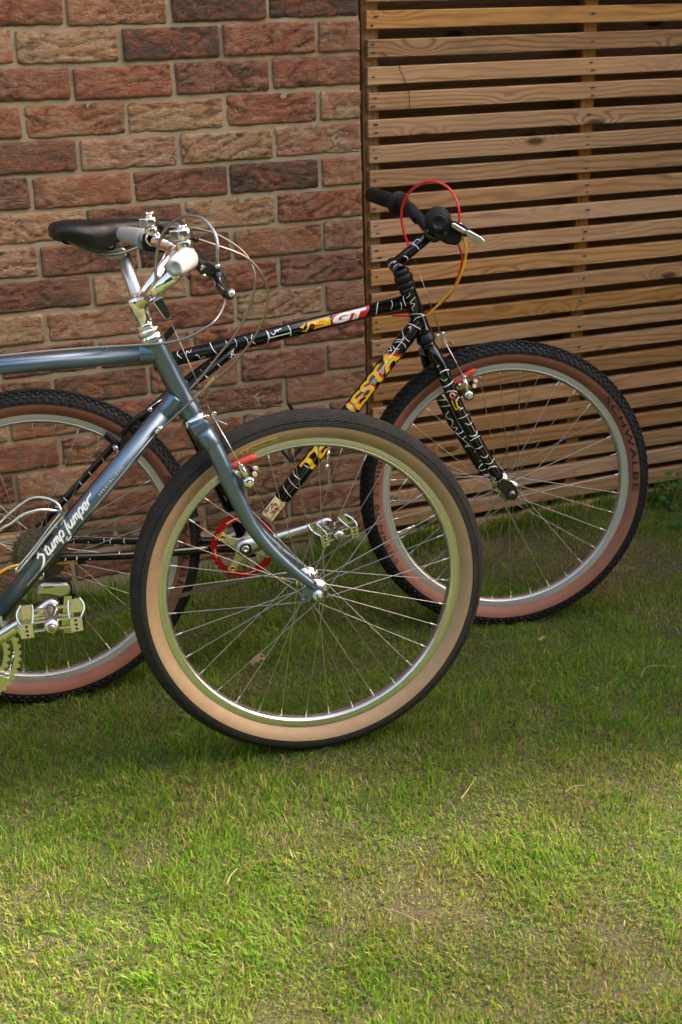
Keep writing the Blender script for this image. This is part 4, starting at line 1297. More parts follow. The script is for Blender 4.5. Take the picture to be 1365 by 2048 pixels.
# front cantilever brake
def cantilever(parent, fr, boss, arm_top, yoke, pad_a, pad_b, w, padmat, hang, far_boss=None, stopper=None):
    mb = MB()
    mb.cyl(boss - fr.n * 0.018, boss + fr.n * 0.004, 0.0085, 16); mb.build('brake_boss', M['black_satin'], parent)
    mb = MB()
    mb.lathe([(0, 0.0), (0.0112, 0.001), (0.0122, 0.005), (0.0115, 0.012), (0.0085, 0.017), (0.006, 0.018), (0, 0.018)], boss, fr.n, 24)
    d_ = (arm_top - boss)
    mb.tube([boss + fr.n * 0.010, boss + d_ * 0.55 + fr.n * 0.012, arm_top + fr.n * 0.012], [0.0070, 0.0050, 0.0038], 12, flat=0.7)
    mb.cyl(boss + fr.n * 0.018, boss + fr.n * 0.024, 0.0044, 6)
    mb.build('brake_arm', M['alloy'], parent)
    mb = MB()
    mb.cyl(arm_top + fr.n * 0.006, arm_top + fr.n * 0.020, 0.0042, 12, bev=0.0006)
    e = fr.e1 * 0.018 + fr.e3 * -0.004
    c = boss.lerp(arm_top, 0.62) + e
    mb.cyl(c - fr.n * 0.002, c + fr.n * 0.020, 0.0045, 6)
    mb.cyl(c + fr.n * 0.004 + fr.e3 * 0.010 - fr.e1 * 0.003, c + fr.n * 0.018 + fr.e3 * 0.010 + fr.e1 * 0.004, 0.0036, 10)
    mb.cyl(boss.lerp(arm_top, 0.5) - e * 1.0 + fr.n * 0.002, boss.lerp(arm_top, 0.5) - e * 0.6 + fr.n * 0.014, 0.0045, 8)
    mb.build('brake_bolt', M['chrome'], parent)
    mb = MB(); mb.tube([c - fr.n * 0.016, c + fr.n * 0.002], 0.0060, 12); mb.build('pad_washer', M['black_satin'], parent)
    # pad
    ax_ = (pad_b - pad_a)
    mb = MB(); mb.tube(spline([pad_a, pad_a + ax_ * 0.3 + fr.e3 * 0.001, pad_a + ax_ * 0.75 + fr.e3 * 0.0015, pad_b], 5), [0.0062] * 3 + [0.0068] * 9 + [0.0062, 0.005, 0.0035, 0.002], 12, flat=0.85, flatdir=fr.n)
    mb.build('brake_pad', padmat, parent)
    mb = MB()
    mb.tube([arm_top + fr.n * 0.012, yoke], 0.0011, 8); mb.build('link_wire', M['chrome'], parent)
    mb = MB()
    if far_boss is not None: mb.tube([yoke, far_boss], 0.0006, 6)
    mb.tube([yoke, hang], 0.0007, 6); mb.build('brake_wire', M['spoke'], parent)
    mb = MB()
    for kx, rr_ in ((0, 0.0042), (1, 0.0038)):
        p = yoke + fr.e1 * (0.004 - 0.012 * kx) + fr.e3 * (0.001 - 0.004 * kx)
        mb.cyl(p - fr.n * 0.005, p + fr.n * 0.007, rr_, 8, bev=0.0008)
    mb.build('cable_yoke', M['chrome'], parent)
cantilever(gt, GS, GS(-0.09675, 0.22872, 0.0520), GS(-0.10744, 0.26997, 0.0520), GS(-0.15015, 0.36014, 0.0300), GS(-0.12204, 0.24752, 0.0260), GS(-0.07077, 0.27701, 0.0220), 0.05, M['red_rubber'], GS(-0.19947, 0.52131, 0.0000), GS(-0.13107, 0.30191, -0.0300))
mb = MB(); mb.tube(spline([GS(-0.14582, 0.35559, 0.0300), GS(-0.14145, 0.34850, 0.0350), GS(-0.13925, 0.34371, 0.0400)], 4), 0.0008, 6); mb.build('wire_tail', M['spoke'], gt)
mb = MB(); mb.cyl(GS(-0.13636, 0.34492, 0.0420), GS(-0.12940, 0.33851, 0.0450), 0.0013, 8); mb.build('wire_cap', M['black_satin'], gt)
# rear brake arm and pad by the seat stay
mb = MB(); mb.tube(spline([G(-0.84996, 0.23148, 0.0300), G(-0.83386, 0.25327, 0.0450), G(-0.81509, 0.26845, 0.0500), G(-0.79456, 0.27535, 0.0450)], 6), [0.0050, 0.0058], 12)
mb.tube(spline([G(-0.79437, 0.27737, 0.0450), G(-0.79924, 0.25969, 0.0460), G(-0.80984, 0.24223, 0.0450), G(-0.82915, 0.21979, 0.0450)], 6), [0.0070, 0.0060], 12)
mb.build('rear_brake_arm', M['black_satin'], gt)
mb = MB(); mb.cyl(G(-0.79318, 0.27928, 0.0450), G(-0.79421, 0.27986, 0.0580), 0.0048, 12, bev=0.001); mb.cyl(G(-0.80373, 0.27901, 0.0480), G(-0.80393, 0.27956, 0.0560), 0.0035, 8); mb.build('brake_bolt', M['chrome'], gt)
mb = MB(); mb.tube([G(-0.79081, 0.28310, 0.0450), G(-0.75067, 0.29862, 0.0200)], 0.0009, 6); mb.build('link_wire', M['chrome'], gt)
mb = MB(); mb.tube(spline([G(-0.88299, 0.23415, 0.0240), G(-0.87061, 0.21819, 0.0240), G(-0.85427, 0.20060, 0.0240)], 5), 0.0070, 12, flat=0.8, flatdir=G.n); mb.build('brake_pad', M['black_plastic'], gt)
mb = MB(); mb.cyl(G(-0.86845, 0.20784, 0.0300), G(-0.86931, 0.20871, 0.0520), 0.0052, 12, bev=0.001); mb.build('pad_bolt', M['alloy_satin'], gt)
mb = MB(); mb.prism([G(-0.85794, 0.21904, 0.0350), G(-0.84439, 0.23393, 0.0350), G(-0.83506, 0.22662, 0.0350), G(-0.85039, 0.19426, 0.0350), G(-0.86306, 0.18856, 0.0350)], G.n * 0.012); mb.build('brake_cradle', M['black_satin'], gt, bevel=0.002)
# bottle boss loops in the main triangle
for pts in ([G(-0.52481, 0.16884, 0.0000), G(-0.51712, 0.15260, 0.0000), G(-0.50303, 0.13217, 0.0000), G(-0.49321, 0.12984, 0.0000), G(-0.47657, 0.14760, 0.0000), G(-0.46213, 0.16561, 0.0000)], [G(-0.49025, 0.24550, -0.0200), G(-0.48547, 0.23412, -0.0200), G(-0.47739, 0.22232, -0.0200)]):
    mb = MB(); mb.tube(spline(pts, 5), 0.0034, 10); mb.build('cage_rod', M['black_satin'], gt)
mb = MB(); mb.prism([G(-0.49352, 0.24586, -0.0200), G(-0.48792, 0.24740, -0.0200), G(-0.47711, 0.22665, -0.0200), G(-0.48603, 0.22549, -0.0200)], G.n * 0.006); mb.build('cage_tab', M['black_satin'], gt, bevel=0.001)
mb = MB(); mb.prism([G(-0.40969, 0.22503, 0.0000), G(-0.40256, 0.23292, 0.0000), G(-0.39169, 0.22734, 0.0000), G(-0.39661, 0.21918, 0.0000)], G.n * 0.006); mb.build('cage_tab', M['black_satin'], gt, bevel=0.001)

# crankset
CO = G(-0.62305, -0.03556, 0.0520)
cw = CO - G.n * 0.008
def ringr(mb, r_out, h, r_in, t, nt_, o): return ring_plate(mb, o, G.n, G.e1, teeth(r_out, h), r_in, t, nt_ * 6)
mb = MB(); ringr(mb, 0.0728, 0.0042, 0.0568, 0.0034, 34, cw - G.n * 0.004)
mb.build('chainring', M['red_anod'], gt)
# ring lettering
def ring_text(tx, a0, a1, r_mid=0.0622, h=0.0030):
    vs, fs = text_mesh(tx, h, 1, 0, 1.1, 0.02, 0.3); W = width2d(vs)
    out = [cw - G.n * 0.0022 + (G.e1 * math.cos(R(a0 + (a1 - a0) * x / W)) + G.e3 * math.sin(R(a0 + (a1 - a0) * x / W))) * (r_mid + y - h / 2) for x, y in vs]
    raw_mesh('lettering', out, fs, M['white_ink'], gt)
ring_text('NARROW', 122, 88); ring_text('HEAVY', 197, 178 + 0); ring_text('TRUVATIV', 292, 262); ring_text('WIDE', 160, 148)
mb = MB()
for aa in (22, 147, 232, 318):
    pass
spider = []
for aa in (64, 149, 236, 336):
    e = G.e1 * math.cos(R(aa)) + G.e3 * math.sin(R(aa)); t_ = G.n.cross(e)
    mb.prism([cw + e * 0.012 - t_ * 0.016, cw + e * 0.024 - t_ * 0.0095, cw + e * 0.040 - t_ * 0.0080, cw + e * 0.058 - t_ * 0.0095, cw + e * 0.0615 - t_ * 0.006, cw + e * 0.0615 + t_ * 0.006, cw + e * 0.058 + t_ * 0.0095, cw + e * 0.040 + t_ * 0.0080, cw + e * 0.024 + t_ * 0.0095, cw + e * 0.012 + t_ * 0.016], G.n * 0.0065)
mb.build('spider', M['alloy_satin'], gt, bevel=0.0012)
for aa in (64, 149, 236, 336):
    e = G.e1 * math.cos(R(aa)) + G.e3 * math.sin(R(aa)); c = cw + e * 0.0525 + G.n * 0.0066
    mb = MB(); mb.lathe([(0.0024, 0.0004), (0.0026, 0.0016), (0.0050, 0.0022), (0.0056, 0.0012), (0.0057, 0.0)], c, G.n, 20); mb.build('chainring_bolt', M['gold'], gt)
    mb = MB(); mb.lathe([(0, 0.0003), (0.0025, 0.0003)], c, G.n, 12); mb.build('bolt_socket', M['black_ink'], gt)
PE = G(-0.44648, -0.00420, 0.0680)
def crank_arm(parent, fr, o, e, mat, w=0.016, name='crank_arm'):
    d_ = (e - o); L_ = d_.length; d_.normalize()
    s_ = fr.n.cross(d_).normalized()
    nn = d_.cross(s_).normalized()
    if nn.dot(fr.n) < 0: nn = -nn
    mb = MB()
    rows_ = []
    N = 22
    for i in range(N + 1):
        t = i / N
        x = L_ * t
        hw = 0.0205 if t < 0.04 else 0.0205 + (0.0118 - 0.0205) * min(1, (t - 0.04) / 0.30) ** 0.7
        if t > 0.86: hw = 0.0118 + 0.0022 * math.sin((t - 0.86) / 0.14 * math.pi / 2)
        th = 0.011 - 0.004 * t
        rows_.append([o + d_ * x + s_ * hw * a + nn * th * b for a, b in ((-1, -0.8), (-0.93, 0.35), (-0.66, 0.92), (0.66, 0.92), (0.93, 0.35), (1, -0.8), (0.7, -1), (-0.7, -1))])
    for end, cen, sgn in ((0, o, -1), (1, e, 1)):
        extra = []
        base = rows_[0] if end == 0 else rows_[-1]
        hw0 = 0.0205 if end == 0 else 0.0140
        for k in range(1, 7):
            q = math.pi / 2 * k / 6
            extra.append([(cen + (p - cen) - s_ * ((p - cen).dot(s_)) * (1 - math.cos(q)) + d_ * sgn * hw0 * math.sin(q) * (1 if abs((p - cen).dot(s_)) > -1 else 1)) for p in base])
        rows_ = (list(reversed(extra)) + rows_) if end == 0 else rows_ + extra
    mb.grid(rows_, True, loop=True)
    mb.face(tuple(range(8))); mb.face(tuple(len(mb.v) - 8 + i for i in range(8)))
    a = mb.build(name, mat, parent)
    return a, d_, s_, nn
CA, cd_, cs_, cn_ = crank_arm(gt, G, CO + G.n * 0.004, PE, M['alloy_satin'])
mb = MB(); c = CO + cn_ * 0.0145; mb.lathe([(0.0095, 0.0), (0.0125, 0.0008), (0.0128, 0.0)], c, cn_, 28); mb.lathe([(0, -0.0005), (0.0118, -0.0005), (0.0118, 0.0003)], c, cn_, 28)
mb.build('crank_washer', M['black_satin'], gt)
mb = MB(); mb.lathe([(0, 0.0002), (0.0032, 0.0002), (0.0036, 0.0020), (0.0070, 0.0022), (0.0074, 0.0)], c, cn_, 24); mb.build('crank_bolt', M['alloy_satin'], gt)
vs, fs = text_mesh('KYUSHO', 0.0062, 1.05, 0, 1.05, 0.012, 0.3)
raw_mesh('lettering', [CO + cd_ * (0.052 + x) + cs_ * (y - 0.003) + cn_ * 0.0143 for x, y in vs], fs, M['black_ink'], gt)
pedal(gt, G, PE + G.n * 0.004, roll=R(8), k=0.76)
# far crank arm and pedal
PF = BB - G.n * 0.06 - (PE - CO).normalized() * 0.175
crank_arm(gt, G, BB - G.n * 0.055, PF, M['alloy_satin'])
pedal(gt, G, PF - G.n * 0.012, roll=R(5), flip=-1)

# cassette, chain, derailleur
for i, (r_, w_) in enumerate(((0.0585, 0.026), (0.0535, 0.030), (0.0480, 0.034), (0.0425, 0.038), (0.0375, 0.042), (0.0325, 0.046), (0.0280, 0.050))):
    nt_ = int(r_ * 2 * math.pi / 0.0127)
    mb = MB(); ring_plate(mb, RHp(w_), G.n, G.e1, teeth(r_ + 0.002, 0.005), r_ * 0.62, 0.0019, nt_ * 6)
    mb.build('sprocket', M['cog'], gt)
mb = MB(); mb.cyl(RHp(0.024), RHp(0.052), 0.021, 24); mb.build('cassette_body', M['cog'], gt)
mb = MB(); mb.cyl(RHp(0.060), RHp(0.074), 0.008, 16, bev=0.001); mb.build('axle_nut', M['steel'], gt)

lk_o, lk_i = None, None
def chain_run(pts, parent, wob=0.0):
    global lk_o, lk_i
    P = spline(pts, 12)
    # resample every half inch
    pos, d_acc = [P[0]], 0.0
    step = 0.0127
    cur = P[0]; i = 1
    while i < len(P):
        seg = P[i] - cur
        if seg.length + d_acc >= step:
            cur = cur + seg.normalized() * (step - d_acc); d_acc = 0; pos.append(cur)
        else:
            d_acc += seg.length; cur = P[i]; i += 1
    for k in range(len(pos) - 1):
        a, b = pos[k], pos[k + 1]
        x = (b - a).normalized(); z = (G.n - x * G.n.dot(x)).normalized(); y = z.cross(x)
        outer = k % 2 == 0
        if (lk_o if outer else lk_i) is None:
            mb = MB(); hw = 0.0034 if outer else 0.0021
            for s in (1, -1):
                pts_ = []
                for q in range(0, 360, 45): pts_.append((math.cos(R(q)) * 0.0042 + (0.0127 if math.cos(R(q)) > 0.01 else 0.0), math.sin(R(q)) * 0.0042))
                pts_ = [(0.0127 + 0.0042 * math.cos(R(q)), 0.0042 * math.sin(R(q))) for q in (-75, -35, 0, 35, 75)] + [(0.0064, 0.0030)] + [(0.0042 * math.cos(R(q)), 0.0042 * math.sin(R(q))) for q in (105, 145, 180, 215, 255)] + [(0.0064, -0.0030)]
                mb.prism([Vector((u, v, hw * s - 0.0005)) for u, v in pts_], Vector((0, 0, 0.0010)))
            mb.cyl(Vector((0, 0, -0.0042)), Vector((0, 0, 0.0042)), 0.0019 if outer else 0.0036, 8)
            o = mb.build('chain_link', M['chain'], parent, mw=False)
            if outer: lk_o = o.data
            else: lk_i = o.data
        else:
            o = D.objects.new('chain_link', lk_o if outer else lk_i); C.objects.link(o); o.parent = parent
        o.matrix_basis = parent_world(parent).inverted() @ Matrix(((x.x, y.x, z.x, a.x), (x.y, y.y, z.y, a.y), (x.z, y.z, z.z, a.z), (0, 0, 0, 1)))
chn = empty('chain', (0, 0, 0), gt)
W1, W2 = 0.040, 0.036
ring_arc = [cw - G.n * 0.003 + (G.e1 * math.cos(R(a_)) + G.e3 * math.sin(R(a_))) * 0.0738 for a_ in (97, 75, 50, 25, 0, -25, -50, -75, -88)]
cas = lambda a_, r_=0.044: RHp(W2) + (G.e1 * math.cos(R(a_)) + G.e3 * math.sin(R(a_))) * r_
up = [cas(a_) for a_ in (200, 160, 125, 92)]
topA, topB = up[-1], ring_arc[0]
run = up + [topA.lerp(topB, t) - G.e3 * 0.010 * math.sin(math.pi * t) * 0.6 for t in (0.2, 0.4, 0.6, 0.8)] + ring_arc
JP = G(-1.00972, -0.13937, 0.0360)
lowA = ring_arc[-1]
run += [lowA.lerp(JP, t) - G.e3 * 0.006 * math.sin(math.pi * t) for t in (0.25, 0.5, 0.75)] + [JP - G.e3 * 0.011]
chain_run(run, chn)
# derailleur
mb = MB()
mb.prism([G(-1.05508, -0.04559, 0.0620), G(-1.04647, -0.03947, 0.0620), G(-1.01145, -0.04499, 0.0620), G(-0.99653, -0.04519, 0.0620), G(-0.99011, -0.05913, 0.0620), G(-0.99374, -0.07368, 0.0620), G(-1.01312, -0.07704, 0.0620), G(-1.03693, -0.06780, 0.0620), G(-1.05939, -0.06526, 0.0620)], G.n * 0.022)
mb.build('derailleur_body', M['alloy_satin'], gt, bevel=0.006)
mb = MB(); mb.tube(spline([G(-1.03789, -0.04215, 0.0740), G(-1.02131, -0.03517, 0.0740), G(-1.00406, -0.04001, 0.0740), G(-0.99389, -0.05730, 0.0720), G(-0.99591, -0.07705, 0.0700)], 6), 0.0062, 12, flat=0.8); mb.build('derailleur_knuckle', M['black_plastic'], gt)
mb = MB(); mb.cyl(G(-1.04716, -0.02868, 0.0620), G(-1.04734, -0.02511, 0.0760), 0.0095, 20, bev=0.002); mb.build('mount_bolt', M['alloy'], gt)
mb = MB()
for w_ in (0.052, 0.030):
    mb.prism([q + G.n * (w_ - 0.04) for q in (G(-1.00358, -0.08183, 0.0400), G(-0.98945, -0.08193, 0.0400), G(-0.98821, -0.14374, 0.0400), G(-0.99489, -0.16703, 0.0400), G(-1.01289, -0.16394, 0.0400), G(-1.01676, -0.14445, 0.0400))], G.n * 0.0018)
mb.build('derailleur_cage', M['alloy'], gt, bevel=0.0006)
for c in (G(-0.99861, -0.09496, 0.0360), JP):
    mb = MB(); ring_plate(mb, c, G.n, G.e1, teeth(0.0195, 0.004), 0.004, 0.004, 11 * 6); mb.build('jockey_wheel', M['black_plastic'], gt)
mb = MB(); mb.tube(spline([G(-1.09348, -0.06661, 0.0700), G(-1.07212, -0.08332, 0.0720), G(-1.04479, -0.08565, 0.0720), G(-1.02329, -0.08988, 0.0700)], 5), 0.003, 8); mb.build('derailleur_arm', M['black_satin'], gt)
vs, fs = text_mesh('nuro', 0.0062, 1.2, 0.1, 1.0, 0.03, 0.3)
raw_mesh('lettering', [G(-1.04377, -0.05150, 0.0845) + G.e1 * x + G.e3 * y for x, y in vs], fs, M['black_ink'], gt)

# seatpost, clamp, saddle
SP0 = ST1; SP1 = G(-0.81122, 0.58299, 0.0000)
mb = MB(); mb.tube([SP0 - (SP1 - SP0).normalized() * 0.02, SP1], 0.0140, 24); mb.build('seatpost', M['alloy_satin'], gt)
sa_ = (SP1 - SP0).normalized()
mb = MB(); mb.lathe([(0.0150, -0.010), (0.0172, -0.009), (0.0172, 0.008), (0.0150, 0.009)], SP0, sa_, 24); mb.build('seat_collar', M['black_satin'], gt)
mb = MB(); mb.prism([G(-0.75254, 0.41764, 0.0120), G(-0.72647, 0.43728, 0.0120), G(-0.72107, 0.42975, 0.0120), G(-0.72471, 0.42305, 0.0120), G(-0.74554, 0.40589, 0.0120)], G.n * 0.006); mb.build('seat_lever', M['black_satin'], gt, bevel=0.001)
mb = MB(); mb.prism([G(-0.84837, 0.58971, 0.0140), G(-0.84404, 0.59415, 0.0140), G(-0.81266, 0.59754, 0.0140), G(-0.80531, 0.59316, 0.0140), G(-0.80375, 0.57960, 0.0140), G(-0.81111, 0.57439, 0.0140), G(-0.83641, 0.57442, 0.0140), G(-0.84831, 0.58109, 0.0140)], -G.n * 0.028)
mb.build('seatpost_clamp', M['alloy_satin'], gt, bevel=0.003)
mb = MB(); mb.cyl(G(-0.83675, 0.57239, 0.0000), G(-0.83627, 0.56753, 0.0000), 0.0035, 8); mb.build('clamp_bolt', M['steel'], gt)
sad = empty('saddle', (0, 0, 0), gt)
S_ = []
Lx = [(97, 455, .030, .012), (101, 449, .048, .026), (110, 444, .062, .034), (128, 440.5, .070, .034), (150, 439, .072, .044), (175, 438.5, .068, .057), (200, 438, .058, .057), (225, 437.5, .046, .043), (252, 437, .036, .038),
      (285, 436.5, .029, .032), (320, 437, .024, .029), (345, 438.5, .0215, .028), (362, 442, .018, .025), (371, 447, .012, .024), (374, 452, .006, .012)]
SADT = [G(-0.94691, 0.64334, 0.0000), G(-0.94252, 0.64866, 0.0000), G(-0.93355, 0.65273, 0.0000), G(-0.91628, 0.65483, 0.0000), G(-0.89537, 0.65481, 0.0000), G(-0.87162, 0.65367, 0.0000), G(-0.84773, 0.65252, 0.0000), G(-0.82371, 0.65136, 0.0000), G(-0.79761, 0.65006, 0.0000), G(-0.76551, 0.64836, 0.0000), G(-0.73128, 0.64556, 0.0000), G(-0.70676, 0.64245, 0.0000), G(-0.69021, 0.63795, 0.0000), G(-0.68168, 0.63253, 0.0000), G(-0.67912, 0.62752, 0.0000)]
rows_ = []
for t_, (x_, y_, hw, dr) in zip(SADT, Lx):
    row = []
    N = 24
    for k in range(N + 1):
        a_ = -1 + 2 * k / N
        w_ = hw * math.sin(min(1, abs(a_) * 1.25) * math.pi / 2) * (1 if a_ > 0 else -1)
        y = -dr * (abs(a_) ** 2.6) - 0.0025 * math.exp(-(a_ / 0.12) ** 2)
        if abs(a_) > 0.8: w_ *= 1 - (abs(a_) - 0.8) * 0.35
        row.append(t_ + G.n * w_ + G.e3 * y)
    for k in range(N - 1, 0, -1):
        a_ = -1 + 2 * k / N
        w_ = (hw - 0.003) * math.sin(min(1, abs(a_) * 1.25) * math.pi / 2) * (1 if a_ > 0 else -1)
        y = -dr * (abs(a_) ** 2.6) * 0.97 - 0.008
        row.append(t_ + G.n * w_ * 0.96 + G.e3 * y)
    rows_.append(row)
mb = MB(); mb.grid(rows_, True, loop=True); mb.face(tuple(range(len(rows_[0])))); mb.face(tuple(len(mb.v) - len(rows_[0]) + i for i in range(len(rows_[0]))))
o = mb.build('saddle_cover', M['leather'], sad)
sb_ = o.modifiers.new('sub', 'SUBSURF'); sb_.levels = 1; sb_.render_levels = 2
for sg in (1, -1):
    mb = MB(); mb.tube(spline([G(-0.92101, 0.62169, 0.0300), G(-0.88041, 0.59759, 0.0240), G(-0.85257, 0.58679, 0.0220), G(-0.82660, 0.58577, 0.0220), G(-0.79664, 0.59102, 0.0200), G(-0.72601, 0.61400, 0.0100)], 6) if sg > 0 else
                       spline([G(-0.91486, 0.62516, -0.0300), G(-0.87458, 0.60148, -0.0240), G(-0.84679, 0.58989, -0.0220), G(-0.82038, 0.58887, -0.0220), G(-0.79046, 0.59454, -0.0200), G(-0.72226, 0.61740, -0.0100)], 6), 0.0035, 10)
    mb.build('saddle_rail', M['steel'], sad)
mb = MB(); mb.tube(spline([G(-0.85183, 0.60290, 0.0220), G(-0.84312, 0.59669, 0.0240), G(-0.82962, 0.59663, 0.0240), G(-0.82453, 0.60862, 0.0240)], 5), 0.0024, 8); mb.build('saddle_loop', M['black_satin'], sad)
mb = MB(); mb.prism([G(-0.93219, 0.62250, 0.0300), G(-0.90251, 0.61847, 0.0300), G(-0.90167, 0.60902, 0.0300), G(-0.92227, 0.61054, 0.0300)], -G.n * 0.06); mb.build('saddle_underside', M['black_plastic'], sad, bevel=0.004)

# ------------------------------------------------------------------ blue bicycle standing in front
bl = tag(empty('bicycle', (0.0, -0.86, 0)), 'steel blue bicycle with chrome stem, grey grips and tan-walled front tyre', 'bicycle')
wb = wheel('wheel', bl, B, (0, 0, 0), 'file', M['tan_wall'], spin=0.08, seed=3, arm=80)
wb2 = wheel('wheel', bl, B, (-1.065, 0.0, 0), 'file', M['tan_wall'], front=False, spin=0.02, seed=8, arm=190)
# label on the tan sidewall
V, F = [], []
for i in range(25):
    a = R(113.6 + (100.2 - 113.6) * i / 24)
    for rr_ in (0.2895, 0.2925, 0.2960, 0.2990):
        V.append((rr_ * math.cos(a), rr_ * math.sin(a), sidewall_z(rr_) + 0.0004))
for i in range(24):
    for k in range(3):
        b = i * 4 + k; F.append((b, b + 1, b + 5, b + 4))
raw_mesh('tyre_label', V, F, M['yellow_label'], wb, local=True)
arc_text('ULTRADYNAMICO', wb, M['black_ink'], 0.2942, 0.0052, 110.8, 100.8, bold=0.02, off=0.0009)
arc_text('O=', wb, M['black_ink'], 0.2942, 0.0048, 113.0, 111.6, bold=0.05, off=0.0009)

HTb, HBb = B(-0.25181, 0.47822, 0.0000), B(-0.19497, 0.34016, 0.0000)
axb = (HTb - HBb).normalized(); Lb = (HTb - HBb).length
mb = MB()
mb.lathe([(0.0155, 0.0), (0.0185, 0.001), (0.0190, 0.004), (0.0190, 0.020), (0.0176, 0.024), (0.0172, 0.05), (0.0172, Lb - 0.040), (0.0178, Lb - 0.034), (0.0184, Lb - 0.010), (0.0184, Lb - 0.001), (0.0155, Lb)], HBb, axb, 36)
mb.build('head_tube', M['blue_paint'], bl)
T0, T1 = B(-0.77021, 0.45219, 0.0000), B(-0.24435, 0.45611, 0.0000)
mb = MB(); mb.tube([T0, T1], 0.0143, 28); mb.build('top_tube', M['blue_paint'], bl)
a_ = (T1 - T0).normalized()
mb = MB(); mb.lathe([(0.01435, 0), (0.0152, 0.0015), (0.0160, 0.012), (0.0175, 0.03)], B(-0.27842, 0.45545, 0.0000), a_, 28); mb.build('lug', M['blue_paint'], bl)
D1 = B(-0.22201, 0.37290, 0.0000)
dm0, dm1 = B(-0.48977, 0.09512, 0.0000), B(-0.23637, 0.35648, 0.0000)
dd_ = (dm1 - dm0).normalized()
BBb = (B(-0.62459, -0.03617, 0.0500)) - B.n * 0.050
D0 = dm0 - dd_ * ((dm0 - BBb).dot(dd_) - 0.01)
mb = MB(); mb.tube([D0, D1 + dd_ * 0.004], 0.0165, 28); mb.build('down_tube', M['blue_paint'], bl)
mb = MB(); mb.lathe([(0.0166, 0), (0.0174, 0.0015), (0.0180, 0.014), (0.0192, 0.036)], dm1 - dd_ * 0.012, dd_, 28); mb.build('lug', M['blue_paint'], bl)
mb = MB(); mb.cyl(BBb - B.n * 0.036, BBb + B.n * 0.036, 0.0215, 28, bev=0.002); mb.build('bottom_bracket', M['blue_paint'], bl)
STt = T0 + Vector((0, 0, 0.02))
mb = MB(); mb.tube([BBb, STt + (STt - BBb).normalized() * 0.02], 0.0145, 20); mb.build('seat_tube', M['blue_paint'], bl)
for sg in (1, -1):
    e = B(-1.065, 0, 0.062 * sg)
    mb = MB(); mb.tube(spline([BBb + B.n * 0.026 * sg - B.e1 * 0.015, BBb.lerp(e, 0.35) + B.n * 0.02 * sg, BBb.lerp(e, 0.7) + B.n * 0.012 * sg, e], 5), [0.011, 0.007], 14); mb.build('chainstay', M['blue_paint'], bl)
    mb = MB(); mb.tube([STt + B.n * 0.014 * sg, e], [0.0085, 0.0065], 14); mb.build('seatstay', M['blue_paint'], bl)
    mb = MB(); mb.cyl(B(-1.065, 0, 0.06 * sg), B(-1.065, 0, 0.072 * sg), 0.008, 16, bev=0.001); mb.build('axle_nut', M['chrome'], bl)
sdir = (STt - BBb).normalized()
mb = MB(); mb.tube([STt, STt + sdir * 0.16], 0.0133, 20); mb.build('seatpost', M['alloy_satin'], bl)
sadb = empty('saddle', (0, 0, 0), bl)
top_ = STt + sdir * 0.20
rows_ = []
for t_, hw, dr in ((-0.13, .03, .02), (-0.12, .06, .032), (-0.08, .072, .048), (-0.03, .055, .055), (0.03, .032, .05), (0.09, .022, .042), (0.125, .016, .03), (0.138, .008, .014)):
    c = top_ + B.e1 * t_
    row = [c + B.n * hw * math.sin(min(1, abs(a) * 1.25) * math.pi / 2) * (1 if a > 0 else -1) - B.e3 * dr * abs(a) ** 2.6 for a in [-1 + k / 8 for k in range(17)]]
    row += [c + B.n * hw * 0.9 * math.sin(min(1, abs(a) * 1.25) * math.pi / 2) * (1 if a > 0 else -1) - B.e3 * (dr * abs(a) ** 2.6 + 0.008) for a in [0.9 - k / 8 for k in range(15)]]
    rows_.append(row)
mb = MB(); mb.grid(rows_, True, loop=True); mb.face(tuple(range(32))); mb.face(tuple(len(mb.v) - 32 + i for i in range(32))); mb.build('saddle_cover', M['leather'], sadb)
for sg in (1, -1):
    mb = MB(); mb.tube(spline([top_ + B.e1 * x + B.e3 * z + B.n * 0.02 * sg for x, z in ((-0.09, -0.03), (-0.04, -0.048), (0.02, -0.048), (0.10, -0.02))], 5), 0.0035, 8); mb.build('saddle_rail', M['steel'], sadb)

# headset, forked chrome stem
mb = MB()
mb.lathe([(0.0170, -0.002), (0.0205, 0.0), (0.0215, 0.004), (0.0205, 0.009), (0.0180, 0.011), (0.0180, 0.0125), (0.0205, 0.014), (0.0210, 0.018), (0.0190, 0.022), (0.0150, 0.024)], HTb, axb, 36)
mb.build('headset_cup', M['chrome'], bl)
mb = MB(); mb.cyl(HTb + axb * 0.024, HTb + axb * 0.032, 0.0185, 6, bev=0.001); mb.build('headset_locknut', M['chrome'], bl)
mb = MB(); mb.lathe([(0.0170, 0.003), (0.0205, 0.002), (0.0240, -0.002), (0.0252, -0.007), (0.0240, -0.012), (0.0190, -0.015), (0.015, -0.015)], HBb, axb, 36); mb.build('headset_race', M['chrome'], bl)
QT = B(-0.27819, 0.55141, 0.0000)
Q0 = HTb + axb * 0.030
qd = (QT - Q0).normalized()
mb = MB()
mb.lathe([(0.0112, 0.0), (0.0112, 0.018), (0.0135, 0.022), (0.0138, (QT - Q0).length - 0.006), (0.0130, (QT - Q0).length - 0.002), (0.010, (QT - Q0).length + 0.001), (0, (QT - Q0).length + 0.001)], Q0, qd, 32)
J = Q0 + qd * ((QT - Q0).length - 0.014)
NL = B(-0.21268, 0.59334, 0.0750); FL = B(-0.19600, 0.62344, -0.0550)
mb.tube([J, NL], 0.0112, 24); mb.ball(NL, 0.0112, 16); mb.tube([J, FL], 0.0112, 24)
mb.build('stem', M['chrome'], bl)
mb = MB(); mb.cyl(QT, QT + qd * 0.004, 0.0060, 6); mb.build('stem_bolt', M['steel'], bl)
FGb, NGb = B(-0.24197, 0.63441, -0.1650), B(-0.20217, 0.62612, 0.1650)
